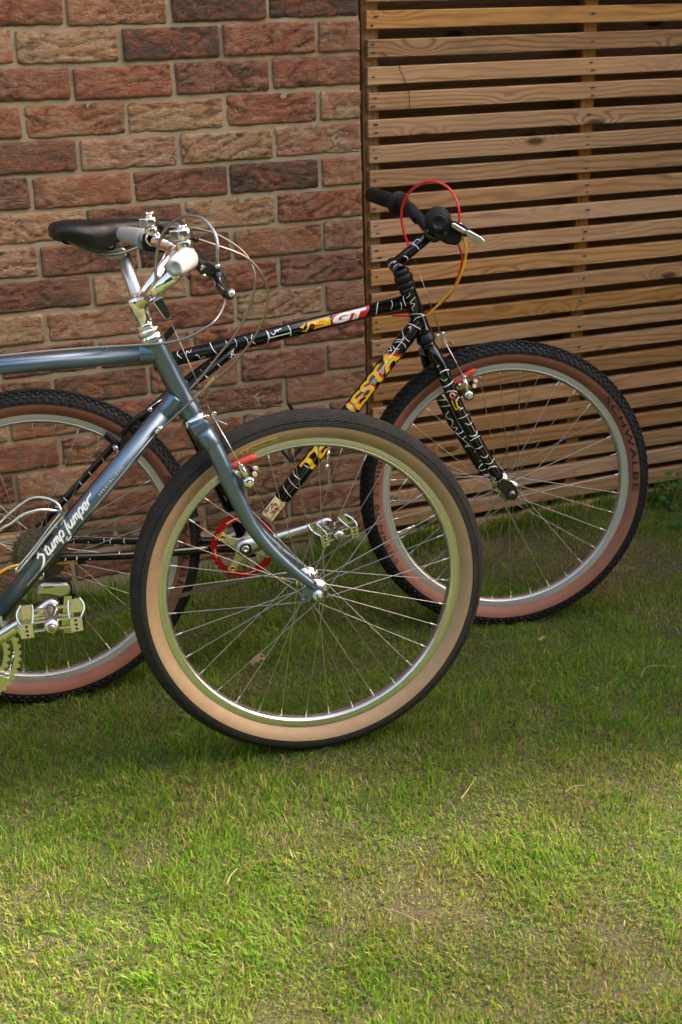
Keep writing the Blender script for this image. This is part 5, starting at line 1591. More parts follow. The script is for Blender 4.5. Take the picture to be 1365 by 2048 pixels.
FEb, NEb = B(-0.27129, 0.63572, -0.2750), B(-0.23126, 0.62688, 0.2750)
mb = MB(); mb.tube(spline([FGb, B(-0.22895, 0.63379, -0.1300), FL, B(-0.19211, 0.62462, -0.0100), B(-0.19510, 0.61295, 0.0400), NL + B.e3 * 0.012, NGb], 8), 0.0111, 20); mb.build('handlebar', M['chrome'], bl)
for i_, e_ in ((FGb, FEb), (NGb, NEb)):
    d_ = (e_ - i_).normalized(); L_ = (e_ - i_).length
    pr = [(0.0112, -0.006), (0.0180, -0.005), (0.0185, -0.001)]
    for k in range(10):
        pr.append((0.0160 + (0.0010 if k % 2 else 0), 0.002 + 0.0045 * k))
    for k in range(12):
        t = k / 11
        pr.append((0.0158 - 0.0022 * t + 0.0014 * math.sin(t * math.pi), 0.05 + (L_ - 0.068) * t))
    pr += [(0.0140, L_ - 0.012), (0.0131, L_ - 0.0115), (0.0131, L_ - 0.0100), (0.0142, L_ - 0.009), (0.0138, L_ - 0.004), (0.0110, L_ - 0.0005), (0.0070, L_ + 0.0008), (0.0060, L_ - 0.0006), (0, L_ - 0.0008)]
    mb = MB(); mb.lathe(pr, i_, d_, 32); mb.build('grip', M['grey_grip'], bl)
# thumb shifters on top of the bar
def thumb(c, up_, sc=1.0):
    o_ = c
    mb = MB()
    mb.cyl(o_ - up_ * 0.004, o_ + up_ * 0.012 * sc, 0.0135 * sc, 24, bev=0.002)
    mb.cyl(o_ + up_ * 0.012 * sc, o_ + up_ * 0.030 * sc, 0.0155 * sc, 24, bev=0.003)
    mb.box(o_ + up_ * 0.020 * sc - B.e1 * 0.014 * sc + B.n * 0.004, B.e1 * 0.006, B.n * 0.010, up_ * 0.008)
    mb.build('shifter_body', M['alloy'], bl, bevel=0.001)
    mb = MB(); mb.cyl(o_ + up_ * 0.030 * sc, o_ + up_ * 0.034 * sc, 0.0075 * sc, 14, bev=0.001)
    for k in range(3):
        a = 2.1 * k
        mb.tube([o_ + up_ * 0.034, o_ + up_ * 0.035 + (B.e1 * math.cos(a) + B.n * math.sin(a)) * 0.010], 0.0022, 8)
    mb.build('shifter_screw', M['chrome'], bl)
    mb = MB(); mb.lathe([(0.0112, -0.009), (0.0142, -0.0085), (0.0146, 0), (0.0142, 0.0085), (0.0112, 0.009)], o_ - up_ * 0.010, B.n, 24); mb.build('shifter_clamp', M['alloy'], bl)
upb = (B.e3 + B.e1 * -0.12).normalized()
thumb(B(-0.22830, 0.64626, -0.1250), upb, 0.92)
thumb(B(-0.19718, 0.63907, 0.1150), upb, 1.05)
mb = MB(); mb.cyl(B(-0.18579, 0.65242, 0.1150), B(-0.17599, 0.65080, 0.1120), 0.0042, 12); mb.cyl(B(-0.21592, 0.65760, -0.1250), B(-0.20200, 0.65591, -0.1250), 0.0030, 12); mb.build('shifter_ferrule', M['black_satin'], bl)
# black brake lever brackets and levers
def lever(pts_b, pts_l, w0, tipc, sc=1.0):
    mb = MB(); mb.prism(pts_b, B.n * 0.018); mb.build('lever_bracket', M['black_plastic'], bl, bevel=0.004)
    mb = MB(); mb.tube(spline(pts_l, 6), [0.0062, 0.0085], 12, flat=1.4); mb.ball(tipc, 0.0088, 14); mb.build('brake_lever', M['black_paint'], bl)
lever([B(-0.18964, 0.63257, 0.1350), B(-0.18310, 0.63526, 0.1350), B(-0.17627, 0.62080, 0.1350), B(-0.16355, 0.62076, 0.1350), B(-0.14839, 0.60958, 0.1350), B(-0.13810, 0.59630, 0.1350), B(-0.14047, 0.58539, 0.1350), B(-0.15156, 0.58773, 0.1350), B(-0.16386, 0.59488, 0.1350), B(-0.18091, 0.60154, 0.1350), B(-0.18804, 0.61220, 0.1350)],
      [B(-0.15279, 0.59888, 0.1500), B(-0.15233, 0.58955, 0.1650), B(-0.15163, 0.58150, 0.1900), B(-0.14550, 0.57482, 0.2150)], 0.135, B(-0.14550, 0.57482, 0.2150))
mb = MB(); mb.ball(B(-0.14254, 0.57622, 0.2220), 0.0064, 14); mb.build('lever_tip', M['alloy'], bl)
mb = MB(); mb.cyl(B(-0.15218, 0.60743, 0.1500), B(-0.15253, 0.61369, 0.1500), 0.0048, 14, bev=0.0008); mb.cyl(B(-0.17922, 0.60612, 0.1500), B(-0.17438, 0.61397, 0.1540), 0.0036, 8); mb.cyl(B(-0.17490, 0.60037, 0.1500), B(-0.17441, 0.59643, 0.1500), 0.0038, 8); mb.build('lever_screw', M['alloy'], bl)
lever([B(-0.24307, 0.64526, -0.1500), B(-0.23236, 0.64636, -0.1500), B(-0.22915, 0.63219, -0.1500), B(-0.21294, 0.62417, -0.1500), B(-0.19218, 0.61583, -0.1500), B(-0.19290, 0.60705, -0.1500), B(-0.21590, 0.61027, -0.1500), B(-0.23348, 0.61315, -0.1500), B(-0.24569, 0.61568, -0.1500), B(-0.24710, 0.62979, -0.1500)],
      [B(-0.20715, 0.61369, -0.1450), B(-0.19555, 0.60631, -0.1600), B(-0.18559, 0.59895, -0.1750), B(-0.17746, 0.58982, -0.1900)], 0, B(-0.17746, 0.58982, -0.1900))
mb = MB(); mb.prism([B(-0.19057, 0.59824, 0.1200), B(-0.19718, 0.59552, 0.1200), B(-0.20170, 0.59899, 0.1200), B(-0.19608, 0.58912, 0.1200)], B.n * 0.01); mb.build('clamp_tab', M['black_plastic'], bl, bevel=0.001)
# front cable hanger under the stem
mb = MB(); mb.prism([B(-0.24771, 0.54351, 0.0080), B(-0.23198, 0.55077, 0.0080), B(-0.21857, 0.51945, 0.0080), B(-0.21989, 0.51362, 0.0080), B(-0.22683, 0.51160, 0.0080), B(-0.23082, 0.51444, 0.0080)], -B.n * 0.014); mb.build('cable_hanger', M['chrome'], bl, bevel=0.0015)
cable('brake_cable', M['silver_cable'], [B(-0.15253, 0.61369, 0.1500), B(-0.15052, 0.63608, 0.1500), B(-0.14996, 0.65108, 0.1450), B(-0.15456, 0.66757, 0.1350), B(-0.16674, 0.68314, 0.1150), B(-0.18613, 0.68624, 0.0850), B(-0.20491, 0.67750, 0.0550), B(-0.22343, 0.65682, 0.0300), B(-0.23396, 0.62510, 0.0120), B(-0.23820, 0.59162, 0.0040), B(-0.23668, 0.56606, 0.0000), B(-0.23343, 0.54483, 0.0000)], 0.0027, bl)
cable('brake_cable', M['silver_cable'], [B(-0.19483, 0.60540, -0.1500), B(-0.13229, 0.57592, -0.1200), B(-0.11703, 0.55334, -0.0600), B(-0.12413, 0.53867, 0.0000), B(-0.13572, 0.52247, 0.0300), B(-0.15443, 0.50704, 0.0500), B(-0.18014, 0.49305, 0.0500), B(-0.20514, 0.48295, 0.0450), B(-0.24131, 0.47650, 0.0320), B(-0.30167, 0.47548, 0.0220), B(-0.33883, 0.47571, 0.0180), B(-0.42298, 0.47586, 0.0160), B(-0.50622, 0.47429, 0.0160), B(-0.66448, 0.47333, 0.0160)], 0.0025, bl)
cable('shift_cable', M['copper_cable'], [B(-0.17752, 0.65168, 0.1120), B(-0.14832, 0.64009, 0.1150), B(-0.11567, 0.62640, 0.1100), B(-0.09434, 0.61262, 0.1050), B(-0.07600, 0.59002, 0.1000), B(-0.06477, 0.55907, 0.0900), B(-0.06710, 0.52953, 0.0850), B(-0.07804, 0.50220, 0.0800), B(-0.09245, 0.47576, 0.0700), B(-0.12515, 0.43593, 0.0550), B(-0.16036, 0.40513, 0.0400), B(-0.19169, 0.37846, 0.0320), B(-0.22388, 0.35117, 0.0260), B(-0.25291, 0.32716, 0.0210)], 0.0023, bl)
cable('shift_cable', M['copper_cable'], [B(-0.20200, 0.65591, -0.1250), B(-0.16168, 0.65226, -0.1100), B(-0.12490, 0.64192, -0.1000), B(-0.09115, 0.62162, -0.0900), B(-0.07086, 0.60125, -0.0800), B(-0.06073, 0.57543, -0.0700), B(-0.06228, 0.54545, -0.0650), B(-0.07752, 0.50602, -0.0600), B(-0.10157, 0.46926, -0.0550), B(-0.13621, 0.43358, -0.0500), B(-0.17104, 0.39852, -0.0420), B(-0.20098, 0.37435, -0.0320), B(-0.23231, 0.34784, -0.0220)], 0.0023, bl)
# cable guides, stops
for c in (B(-0.33974, 0.47435, 0.0170), B(-0.33225, 0.47459, 0.0170)):
    mb = MB(); mb.lathe([(0.0036, -0.0016), (0.0046, -0.0012), (0.0046, 0.0012), (0.0036, 0.0016)], c, a_, 14); mb.build('cable_guide', M['blue_paint'], bl)
mb = MB(); mb.cyl(B(-0.25079, 0.33128, 0.0205), B(-0.26282, 0.32079, 0.0200), 0.0042, 14, bev=0.0006); mb.cyl(B(-0.25343, 0.33064, 0.0205), B(-0.25628, 0.32737, 0.0205), 0.0052, 14); mb.build('cable_stop', M['chrome'], bl)
mb = MB(); mb.tube([B(-0.26272, 0.32043, 0.0185), B(-0.36908, 0.21011, 0.0185), B(-0.53260, 0.04123, 0.0185)], 0.0007, 6); mb.build('inner_cable', M['spoke'], bl)

# lettering on the down tube : brush script built stroke by stroke
GL = {'S': ([[(0.62, 0.88), (0.42, 1.02), (0.16, 0.86), (0.30, 0.60), (0.50, 0.34), (0.30, 0.0), (0.0, -0.20), (-0.30, -0.28)], [(-0.02, 0.50), (0.22, 0.66), (0.40, 0.50)]], 0.66),
      't': ([[(0.30, 0.95), (0.18, 0.35), (0.16, 0.05), (0.34, 0.03), (0.42, 0.14)], [(0.04, 0.62), (0.44, 0.68)]], 0.42),
      'u': ([[(0.06, 0.58), (0.02, 0.2), (0.10, 0.02), (0.28, 0.10), (0.38, 0.42)], [(0.42, 0.60), (0.36, 0.2), (0.42, 0.03), (0.54, 0.12)]], 0.54),
      'm': ([[(0.06, 0.56), (0.02, 0.02)], [(0.04, 0.30), (0.18, 0.55), (0.26, 0.45), (0.24, 0.03)], [(0.25, 0.30), (0.38, 0.55), (0.48, 0.45), (0.45, 0.05), (0.56, 0.10)]], 0.60),
      'p': ([[(0.10, 0.62), (0.02, 0.05), (-0.06, -0.42)], [(0.06, 0.38), (0.22, 0.62), (0.40, 0.48), (0.34, 0.14), (0.14, 0.06)]], 0.48),
      'J': ([[(0.02, 0.86), (0.30, 1.04), (0.42, 0.86), (0.34, 0.30), (0.20, -0.40), (-0.10, -0.52), (-0.20, -0.34), (-0.02, -0.16)]], 0.50),
      'e': ([[(0.06, 0.26), (0.34, 0.36), (0.32, 0.58), (0.12, 0.56), (0.03, 0.28), (0.14, 0.03), (0.40, 0.12)]], 0.44),
      'r': ([[(0.08, 0.58), (0.04, 0.05)], [(0.05, 0.30), (0.20, 0.58), (0.44, 0.60), (0.62, 0.74)]], 0.5)}
fD = facing(B(-0.41500, 0.17407, 0.0000))
def sD(p): return (p - D0).dot(dd_)
sx0, sx1 = sD(B(-0.47297, 0.09923, 0.0000)), sD(B(-0.37941, 0.21048, 0.0000))
tot = sum(GL[c][1] for c in 'StumpJumper')
kx = (sx1 - sx0) / tot
ky = 0.0185
V, F = [], []
x = sx0
for c in 'StumpJumper':
    strokes, adv = GL[c]
    for st in strokes:
        kk = ky * (1.15 if c in 'SJ' else 1.0)
        pts = [(x + px_ * kx + 0.28 * py_ * kk, py_ * kk - 0.0035) for px_, py_ in st]
        vs, fs = ribbon2d(pts, 0.0040 if c == 'S' else 0.0033, 6); b = len(V)
        V += on_tube(vs, D0, D1, 0.0165, fD, 0, 0, 0.0004 + 0.00003 * (len(V) % 5)); F += [tuple(q + b for q in f_) for f_ in fs]
    x += adv * kx
raw_mesh('lettering', V, F, M['white_ink'], bl)
vs, fs = text_mesh('SPECIALIZED', 0.0046, 1.0, 0.0, 1.45, 0.0, 0.25)
sy0, sy1 = sD(B(-0.37066, 0.22048, 0.0000)), sD(B(-0.32402, 0.26553, 0.0000))
raw_mesh('lettering', on_tube([(a * (sy1 - sy0) / width2d(vs), b) for a, b in vs], D0, D1, 0.0165, fD, sy0, -0.0062, 0.0004), fs, M['white_ink'], bl)
V, F = [], []
for y_, a0_, a1_ in ((-0.0125, sD(B(-0.37928, 0.20314, 0.0000)), sD(B(-0.31222, 0.27155, 0.0000))), (-0.0145, sD(B(-0.39080, 0.19158, 0.0000)), sD(B(-0.30846, 0.27478, 0.0000))), (-0.0085, sD(B(-0.51361, 0.07428, 0.0000)), sD(B(-0.46315, 0.12602, 0.0000)))):
    vs, fs = ribbon2d([(a0_, y_), (a1_, y_)], 0.0007, 4, False); b = len(V)
    V += on_tube(vs, D0, D1, 0.0165, fD, 0, 0, 0.0004); F += [tuple(q + b for q in f_) for f_ in fs]
raw_mesh('pinstripe', V, F, M['white_ink'], bl)

# fork
CRb = HBb - axb * 0.028
mb = MB()
mb.lathe([(0.0165, -0.013), (0.0180, -0.016), (0.0185, -0.030), (0.017, -0.046), (0.0, -0.047)], HBb, axb, 28)
mb.build('steerer_seat', M['blue_paint'], bl)
mb = MB(); mb.prism([B(-0.20791, 0.33232, 0.0470), B(-0.17875, 0.34275, 0.0470), B(-0.17302, 0.33869, 0.0470), B(-0.16897, 0.32330, 0.0470), B(-0.16801, 0.31258, 0.0470), B(-0.18070, 0.30494, 0.0470), B(-0.19258, 0.30788, 0.0470), B(-0.20047, 0.31750, 0.0470)], -B.n * 0.094); mb.build('fork_crown', M['blue_paint'], bl, bevel=0.004)
bp = [B(-0.17938, 0.31428, 0.0420), B(-0.16974, 0.29715, 0.0450), B(-0.15384, 0.25684, 0.0480), B(-0.13270, 0.19693, 0.0500), B(-0.11068, 0.14328, 0.0520), B(-0.08205, 0.09897, 0.0530), B(-0.04443, 0.05538, 0.0530), B(-0.00664, 0.01882, 0.0530)]
def refl(p): return p - B.n * (2 * (p - B.o).dot(B.n))
for sg in (1, -1):
    pts = bp if sg > 0 else [refl(p) for p in bp]
    mb = MB(); P = spline(pts, 6); n_ = len(P)
    rs = [0.0152 if i / n_ < 0.35 else 0.0152 + (0.0086 - 0.0152) * ((i / n_ - 0.35) / 0.65) for i in range(n_)]
    mb.tube(P, rs, 24); mb.ball(P[-1], 0.0086, 16, sx=(P[-1] - P[-2]).normalized())
    mb.build('fork_blade', M['blue_paint'], bl)
    d_ = (pts[1] - pts[0]).normalized()
    mb = MB(); mb.lathe([(0.0153, 0.020), (0.0164, 0.018), (0.0168, 0.006), (0.0168, -0.008), (0.0140, -0.012), (0, -0.013)], pts[0] + d_ * 0.004, d_, 28); mb.build('crown_collar', M['blue_paint'], bl)
    o_ = B(0, 0, 0.0515 * sg)
    mb = MB()
    mb.prism([o_ + B.e1 * a + B.e3 * b_ for a, b_ in ((-0.026, 0.014), (-0.016, 0.024), (0.002, 0.018), (0.012, 0.008), (0.013, -0.006), (0.008, -0.014), (-0.003, -0.016), (-0.008, -0.006), (-0.016, -0.004), (-0.026, 0.000))], B.n * 0.0055 * sg)
    mb.build('fork_dropout', M['blue_paint'], bl, bevel=0.001)
    mb = MB(); mb.lathe([(0.0030, -0.0025), (0.0062, -0.0025), (0.0062, 0.0025), (0.0030, 0.0025), (0.0030, -0.0025)], o_ - B.e1 * 0.026 - B.e3 * 0.002 + B.n * 0.003 * sg, B.n, 14); mb.build('mudguard_eyelet', M['blue_paint'], bl)
    mb = MB(); mb.cyl(B(0, 0, 0.057 * sg), B(0, 0, 0.0595 * sg), 0.0100, 24, bev=0.0008); mb.cyl(B(0, 0, 0.0595 * sg), B(0, 0, 0.0665 * sg), 0.0085, 6, bev=0.001); mb.build('axle_nut', M['chrome'], bl)
    mb = MB(); mb.cyl(B(0, 0, 0.066 * sg), B(0, 0, 0.072 * sg), 0.0048, 16, bev=0.0008); mb.build('axle_end', M['steel'], bl)
cantilever(bl, B, B(-0.11236, 0.22821, 0.0520), B(-0.12584, 0.26054, 0.0560), B(-0.16544, 0.34835, 0.0340), B(-0.13831, 0.24914, 0.0280), B(-0.08993, 0.26284, 0.0260), 0.05, M['red_rubber'], B(-0.22032, 0.50912, 0.0000), B(-0.14931, 0.29454, -0.0300))
mb = MB(); mb.prism([B(-0.13706, 0.22828, 0.0460), B(-0.12599, 0.23531, 0.0460), B(-0.11598, 0.22605, 0.0460), B(-0.11693, 0.21152, 0.0460), B(-0.12962, 0.20739, 0.0460)], -B.n * 0.012); mb.build('boss_plate', M['blue_paint'], bl, bevel=0.002)
mb = MB(); mb.tube([B(-0.16160, 0.34047, 0.0400), B(-0.14152, 0.32930, 0.0460)], 0.0012, 8); mb.cyl(B(-0.14719, 0.33315, 0.0450), B(-0.14152, 0.32930, 0.0460), 0.0018, 8); mb.build('wire_tail', M['spoke'], bl)

# bottle cage on the down tube
CG = [B(-0.59695, 0.14200, 0.0000), B(-0.54374, 0.17278, -0.0340), B(-0.52308, 0.18885, -0.0360), B(-0.50262, 0.20278, -0.0360), B(-0.48532, 0.21157, -0.0340), B(-0.46885, 0.21294, -0.0300), B(-0.45161, 0.20931, -0.0220), B(-0.44022, 0.20151, -0.0120), B(-0.43693, 0.19052, -0.0070), B(-0.44082, 0.18318, -0.0060), B(-0.45648, 0.16609, -0.0060), B(-0.48529, 0.13282, -0.0060), B(-0.51373, 0.10356, -0.0060), B(-0.52425, 0.09411, -0.0060),
      B(-0.52519, 0.09234, 0.0020), B(-0.51772, 0.09701, 0.0100), B(-0.49976, 0.11550, 0.0100), B(-0.47116, 0.14725, 0.0100), B(-0.44328, 0.17622, 0.0100), B(-0.43311, 0.18833, 0.0140), B(-0.43611, 0.19710, 0.0200), B(-0.44784, 0.20410, 0.0300), B(-0.46942, 0.20955, 0.0360), B(-0.48666, 0.20813, 0.0380), B(-0.50167, 0.20401, 0.0380), B(-0.52152, 0.19053, 0.0360), B(-0.54127, 0.17908, 0.0300), B(-0.59006, 0.13016, 0.0000)]
mb = MB(); mb.tube(spline(CG, 6), 0.0026, 12); mb.build('bottle_cage', M['alloy'], bl)
mb = MB(); mb.prism([B(-0.49879, 0.11375, 0.0060), B(-0.46377, 0.15210, 0.0060), B(-0.45474, 0.15657, 0.0060), B(-0.45911, 0.14786, 0.0060), B(-0.49246, 0.10926, 0.0060)], -B.n * 0.012); mb.build('cage_plate', M['black_satin'], bl, bevel=0.001)

# crankset
PEb = B(-0.46976, 0.04906, 0.0780)
COb = BBb + B.n * 0.056
cwb = BBb + B.n * 0.046
crank_arm(bl, B, COb, PEb, M['alloy'])
dcr = (PEb - COb).normalized(); scr = B.n.cross(dcr).normalized(); ncr = dcr.cross(scr); ncr = ncr if ncr.dot(B.n) > 0 else -ncr
vs, fs = text_mesh('TOURNEY', 0.0048, 1.05, 0, 1.05, 0.0, 0.3)
raw_mesh('lettering', [COb + dcr * (0.105 + x) + scr * (y - 0.002) + ncr * 0.0098 for x, y in vs], fs, M['black_ink'], bl)
mb = MB(); ring_plate(mb, cwb, B.n, B.e1, teeth(0.0950, 0.0050), 0.0820, 0.0030, 46 * 6); mb.build('chainring', M['alloy_satin'], bl)
mb = MB(); ring_plate(mb, cwb - B.n * 0.007, B.n, B.e1, teeth(0.0760, 0.0050), 0.0640, 0.0030, 36 * 6); mb.build('chainring', M['alloy_satin'], bl)
mb = MB()
for k in range(5):
    aa = 72 * k + 25
    e = B.e1 * math.cos(R(aa)) + B.e3 * math.sin(R(aa)); t_ = B.n.cross(e)
    mb.prism([cwb + e * 0.014 - t_ * 0.014, cwb + e * 0.030 - t_ * 0.008, cwb + e * 0.060 - t_ * 0.008, cwb + e * 0.084 - t_ * 0.016, cwb + e * 0.084 + t_ * 0.016, cwb + e * 0.060 + t_ * 0.008, cwb + e * 0.030 + t_ * 0.008, cwb + e * 0.014 + t_ * 0.014], B.n * 0.004)
mb.build('spider', M['alloy_satin'], bl, bevel=0.001)
pedal(bl, B, PEb + B.n * 0.006, roll=R(1), k=0.93)
PFb = BBb - B.n * 0.06 - dcr * 0.17
crank_arm(bl, B, BBb - B.n * 0.055, PFb, M['alloy']); pedal(bl, B, PFb - B.n * 0.012, roll=0, flip=-1)

# ------------------------------------------------------------------ grass
def vnoise(x, y, sc, seed):
    rs = np.random.default_rng(seed)
    T = rs.random((64, 64))
    xs, ys = x / sc + 100.3, y / sc + 100.7
    xi, yi = np.floor(xs).astype(int), np.floor(ys).astype(int)
    fx, fy = xs - xi, ys - yi
    fx, fy = fx * fx * (3 - 2 * fx), fy * fy * (3 - 2 * fy)
    g = lambda a, b: T[a % 64, b % 64]
    return (g(xi, yi) * (1 - fx) + g(xi + 1, yi) * fx) * (1 - fy) + (g(xi, yi + 1) * (1 - fx) + g(xi + 1, yi + 1) * fx) * fy

def fbm(x, y, sc, seed, n=4):
    s, a, t = 0, 1.0, 0
    for i in range(n):
        s = s + a * vnoise(x, y, sc / 2 ** i, seed + i); t += a; a *= 0.55
    return s / t

# worn and strawy spots (x, y, radius, strength)
SPOTS = [(0.2190, -1.3629, .12, .75), (0.9941, -0.1251, .14, 1.0), (0.8267, -0.1058, .11, .85), (1.1522, -0.3210, .17, 1.15), (1.2980, -0.3506, .13, 1.0), (0.3896, -0.8085, .06, .5), (-0.0327, -0.6070, .05, .4), (0.1448, -0.5924, .07, .6), (-0.0473, -0.9500, .10, .35),
         (0.5744, -1.1933, .09, .5), (0.3888, -1.6165, .16, .5), (0.3872, 0.5392, .12, .7), (0.2424, -0.0872, .08, .5), (1.1768, -0.6195, .10, .5), (-0.3770, -1.1171, .08, .3), (0.4797, -0.3449, .07, .35), (0.4790, -1.2364, .12, .4), (0.0470, -1.1348, .05, .4), (0.7685, -1.2224, .12, .4), (0.2287, -1.6060, .12, .4)]

def blades(name, n, region, hmin, hmax, wmin, wmax, seed, sel=None, dryk=1.0, lean=0.9, kind='stuff', color=None, short=False):
    g = np.random.default_rng(seed)
    x = g.uniform(region[0], region[1], n); y = g.uniform(region[2], region[3], n)
    den = 0.35 + 0.65 * fbm(x, y, 0.10, seed + 5, 3)
    keep = g.random(n) < den
    if sel is not None: keep &= sel(x, y, g)
    x, y = x[keep], y[keep]; n = len(x)
    dry = np.clip((fbm(x, y, 0.35, 71, 4) - 0.55) * 3.2, 0, 1) * 0.45
    for sx_, sy_, sr, ss in SPOTS:
        dry = np.maximum(dry, 1.1 * ss * np.exp(-((x - sx_) ** 2 + (y - sy_) ** 2) / (sr * sr) * (0.6 + 0.9 * vnoise(x, y, 0.06, 12))))
    dry = np.clip(dry * dryk, 0, 1)
    tuft = fbm(x, y, 0.07, 33, 2)
    keep = g.random(n) > dry * 0.45
    x, y, dry, tuft = x[keep], y[keep], dry[keep], tuft[keep]; n = len(x)
    h = (hmin + (hmax - hmin) * g.random(n) ** 1.4) * (0.35 + 1.35 * tuft) * (1 - 0.45 * dry)
    w = g.uniform(wmin, wmax, n)
    flow = 6.28 * 1.5 * fbm(x, y, 0.14, 91, 3) + g.normal(0, 1.5, n)
    ln = np.clip(np.abs(g.normal(0.75, 0.42, n)) * lean, 0.05, 1.45)          # how far it lies over
    dx, dy = np.cos(flow), np.sin(flow)
    tw = g.uniform(-1.2, 1.2, n)
    px, py = -np.sin(flow + tw), np.cos(flow + tw)
    ts = np.array([0.0, 0.55, 1.0]) if short else np.array([0.0, 0.38, 0.75, 1.0])
    wsc = np.array([1.0, 0.85, 0.0]) if short else np.array([1.0, 0.95, 0.62, 0.0])
    K = len(ts); NV = 2 * K - 1
    V = np.zeros((n, NV, 3), np.float32)
    gz = np.where((y > -2.5) & (x > -1.9) & (x < 2.9), ground_z(x, y), 0.0)
    for i, (t, ws) in enumerate(zip(ts, wsc)):
        ang = ln * (0.35 + 0.9 * t)
        # arc length integration, approximate
        hx = h * t * np.sin(ln * (0.35 + 0.45 * t)); hz = h * t * np.cos(ln * (0.35 + 0.45 * t))
        cx, cy, cz = x + dx * hx, y + dy * hx, hz - 0.001 + gz
        if i < K - 1:
            V[:, 2 * i] = np.stack([cx - px * w * ws / 2, cy - py * w * ws / 2, cz], 1)
            V[:, 2 * i + 1] = np.stack([cx + px * w * ws / 2, cy + py * w * ws / 2, cz], 1)
        else:
            V[:, NV - 1] = np.stack([cx, cy, cz], 1)
    base = (np.arange(n) * NV)[:, None]
    quads = np.concatenate([base + np.array([2 * q, 2 * q + 1, 2 * q + 3, 2 * q + 2]) for q in range(K - 2)], 1).reshape(-1, 4)
    tris = (base + np.array([NV - 3, NV - 2, NV - 1])).reshape(-1, 3)
    me = D.meshes.new(name)
    nq, nt_ = len(quads), len(tris)
    me.vertices.add(n * NV); me.vertices.foreach_set("co", V.reshape(-1))
    me.loops.add(nq * 4 + nt_ * 3)
    me.loops.foreach_set("vertex_index", np.concatenate([quads.reshape(-1), tris.reshape(-1)]).astype(np.int32))
    me.polygons.add(nq + nt_)
    st = np.concatenate([np.arange(nq) * 4, nq * 4 + np.arange(nt_) * 3]).astype(np.int32)
    me.polygons.foreach_set("loop_start", st)
    # colour of each blade
    ga, gb, gc = np.array([0.090, 0.210, 0.010]), np.array([0.165, 0.300, 0.018]), np.array([0.045, 0.135, 0.012])
    ye, stw, brn = np.array([0.30, 0.31, 0.045]), np.array([0.42, 0.33, 0.175]), np.array([0.20, 0.13, 0.065])
    m = fbm(x, y, 0.22, 55, 3)[:, None]
    q = g.random((n, 1))
    col = ga * (1 - q) + gb * q
    col = np.where(g.random((n, 1)) < 0.22, gc, col)
    col = col * (0.78 + 0.5 * m)
    p_dry = 0.07 + 0.55 * dry
    r1 = g.random(n)
    col[r1 < p_dry] = (ye * (0.6 + 0.6 * g.random((int((r1 < p_dry).sum()), 1))))
    r2 = g.random(n) < (0.03 + 0.42 * dry)
    k2 = int(r2.sum())
    col[r2] = np.where(g.random((k2, 1)) < 0.65, stw, brn) * (0.65 + 0.5 * g.random((k2, 1)))
    if color is not None: col[:] = np.array(color) * (0.7 + 0.6 * g.random((n, 1)))
    vc = np.ones((n, NV, 4), np.float32)
    vc[:, :, :3] = col[:, None, :]
    tipc = np.array([1.0, 1.0, 1.0, 1.0, 1.12, 1.12, 1.25])[None, -NV:, None]
    mixt = (g.random((n, 1, 1)) < 0.3) * np.array([0, 0, 0, 0, 0.2, 0.2, 0.8])[None, -NV:, None]
    vc[:, :, :3] = vc[:, :, :3] * (1 - mixt) * tipc + mixt * ye[None, None, :]
    at = me.attributes.new("tint", 'FLOAT_COLOR', 'POINT')
    at.data.foreach_set("color", vc.reshape(-1))
    me.update(calc_edges=True)
    me.materials.append(M['grass'])
    o = D.objects.new(name, me); C.objects.link(o)
    return tag(o, kind=kind)

def near_view(x, y, g):
    # thin the lawn out away from the part the picture looks at
    cx = -0.46 + 0.365 * (y + 2.87)
    half = 0.17 + 0.30 * (y + 2.87)
    out = np.clip((np.abs(x - cx) - half) / 0.5, 0, 1)
    return (g.random(len(x)) < 1 - 0.82 * out) & (y < -0.006)
VIEW = (-1.1, 2.1, -2.0, 0.0)
blades('grass', 820000, VIEW, 0.007, 0.021, 0.0010, 0.0022, 1, near_view, short=True, lean=1.1)
blades('grass', 60000, VIEW, 0.016, 0.034, 0.0012, 0.0024, 2, near_view, lean=0.85)
# thatch, clippings and dead stems under and among the green
blades('dead_grass', 170000, VIEW, 0.010, 0.032, 0.0007, 0.0015, 3, near_view, lean=2.6, color=(0.22, 0.165, 0.085), short=True)
blades('grass', 50000, (-4.5, 5.5, -6.0, -0.02), 0.03, 0.05, 0.004, 0.009, 4, lambda x, y, g: (y < -2.0) | (x < -1.1) | (x > 2.1))
# longer growth that the mower misses along the wall and fence
def foot(x, y, g): return g.random(len(x)) < np.exp(y / 0.028) * (0.25 + 0.9 * vnoise(x, y, 0.12, 8))
blades('grass', 42000, (-0.9, 2.2, -0.12, -0.004), 0.035, 0.085, 0.0018, 0.0036, 6, foot, lean=0.6, dryk=0.35)

# blades pushed up against the tyres
CONTACT = [(0.2135, -0.838, 0.9917, -0.1288), (0.8078, -0.470, 0.9724, -0.2335), (-0.230, -0.415, 0.9986, -0.0523)]
def by_tyre(x, y, g):
    m = np.zeros(len(x))
    for cx, cy, ex, ey in CONTACT:
        a = (x - cx) * ex + (y - cy) * ey; b = -(x - cx) * ey + (y - cy) * ex
        m = np.maximum(m, np.exp(-(a / 0.17) ** 2) * np.exp(-((np.abs(b) - 0.032) / 0.02) ** 2))
    return g.random(len(x)) < m
blades('grass', 90000, (-0.6, 1.2, -1.0, -0.3), 0.022, 0.046, 0.0012, 0.0026, 9, by_tyre, lean=0.6, dryk=0.3)

# dry litter blown against the wall and fence foot
blades('dead_grass', 26000, (-0.9, 2.2, -0.22, -0.004), 0.02, 0.055, 0.0010, 0.0022, 12, lambda x, y, g: g.random(len(x)) < np.exp(y / 0.07), lean=1.9, color=(0.30, 0.21, 0.11))

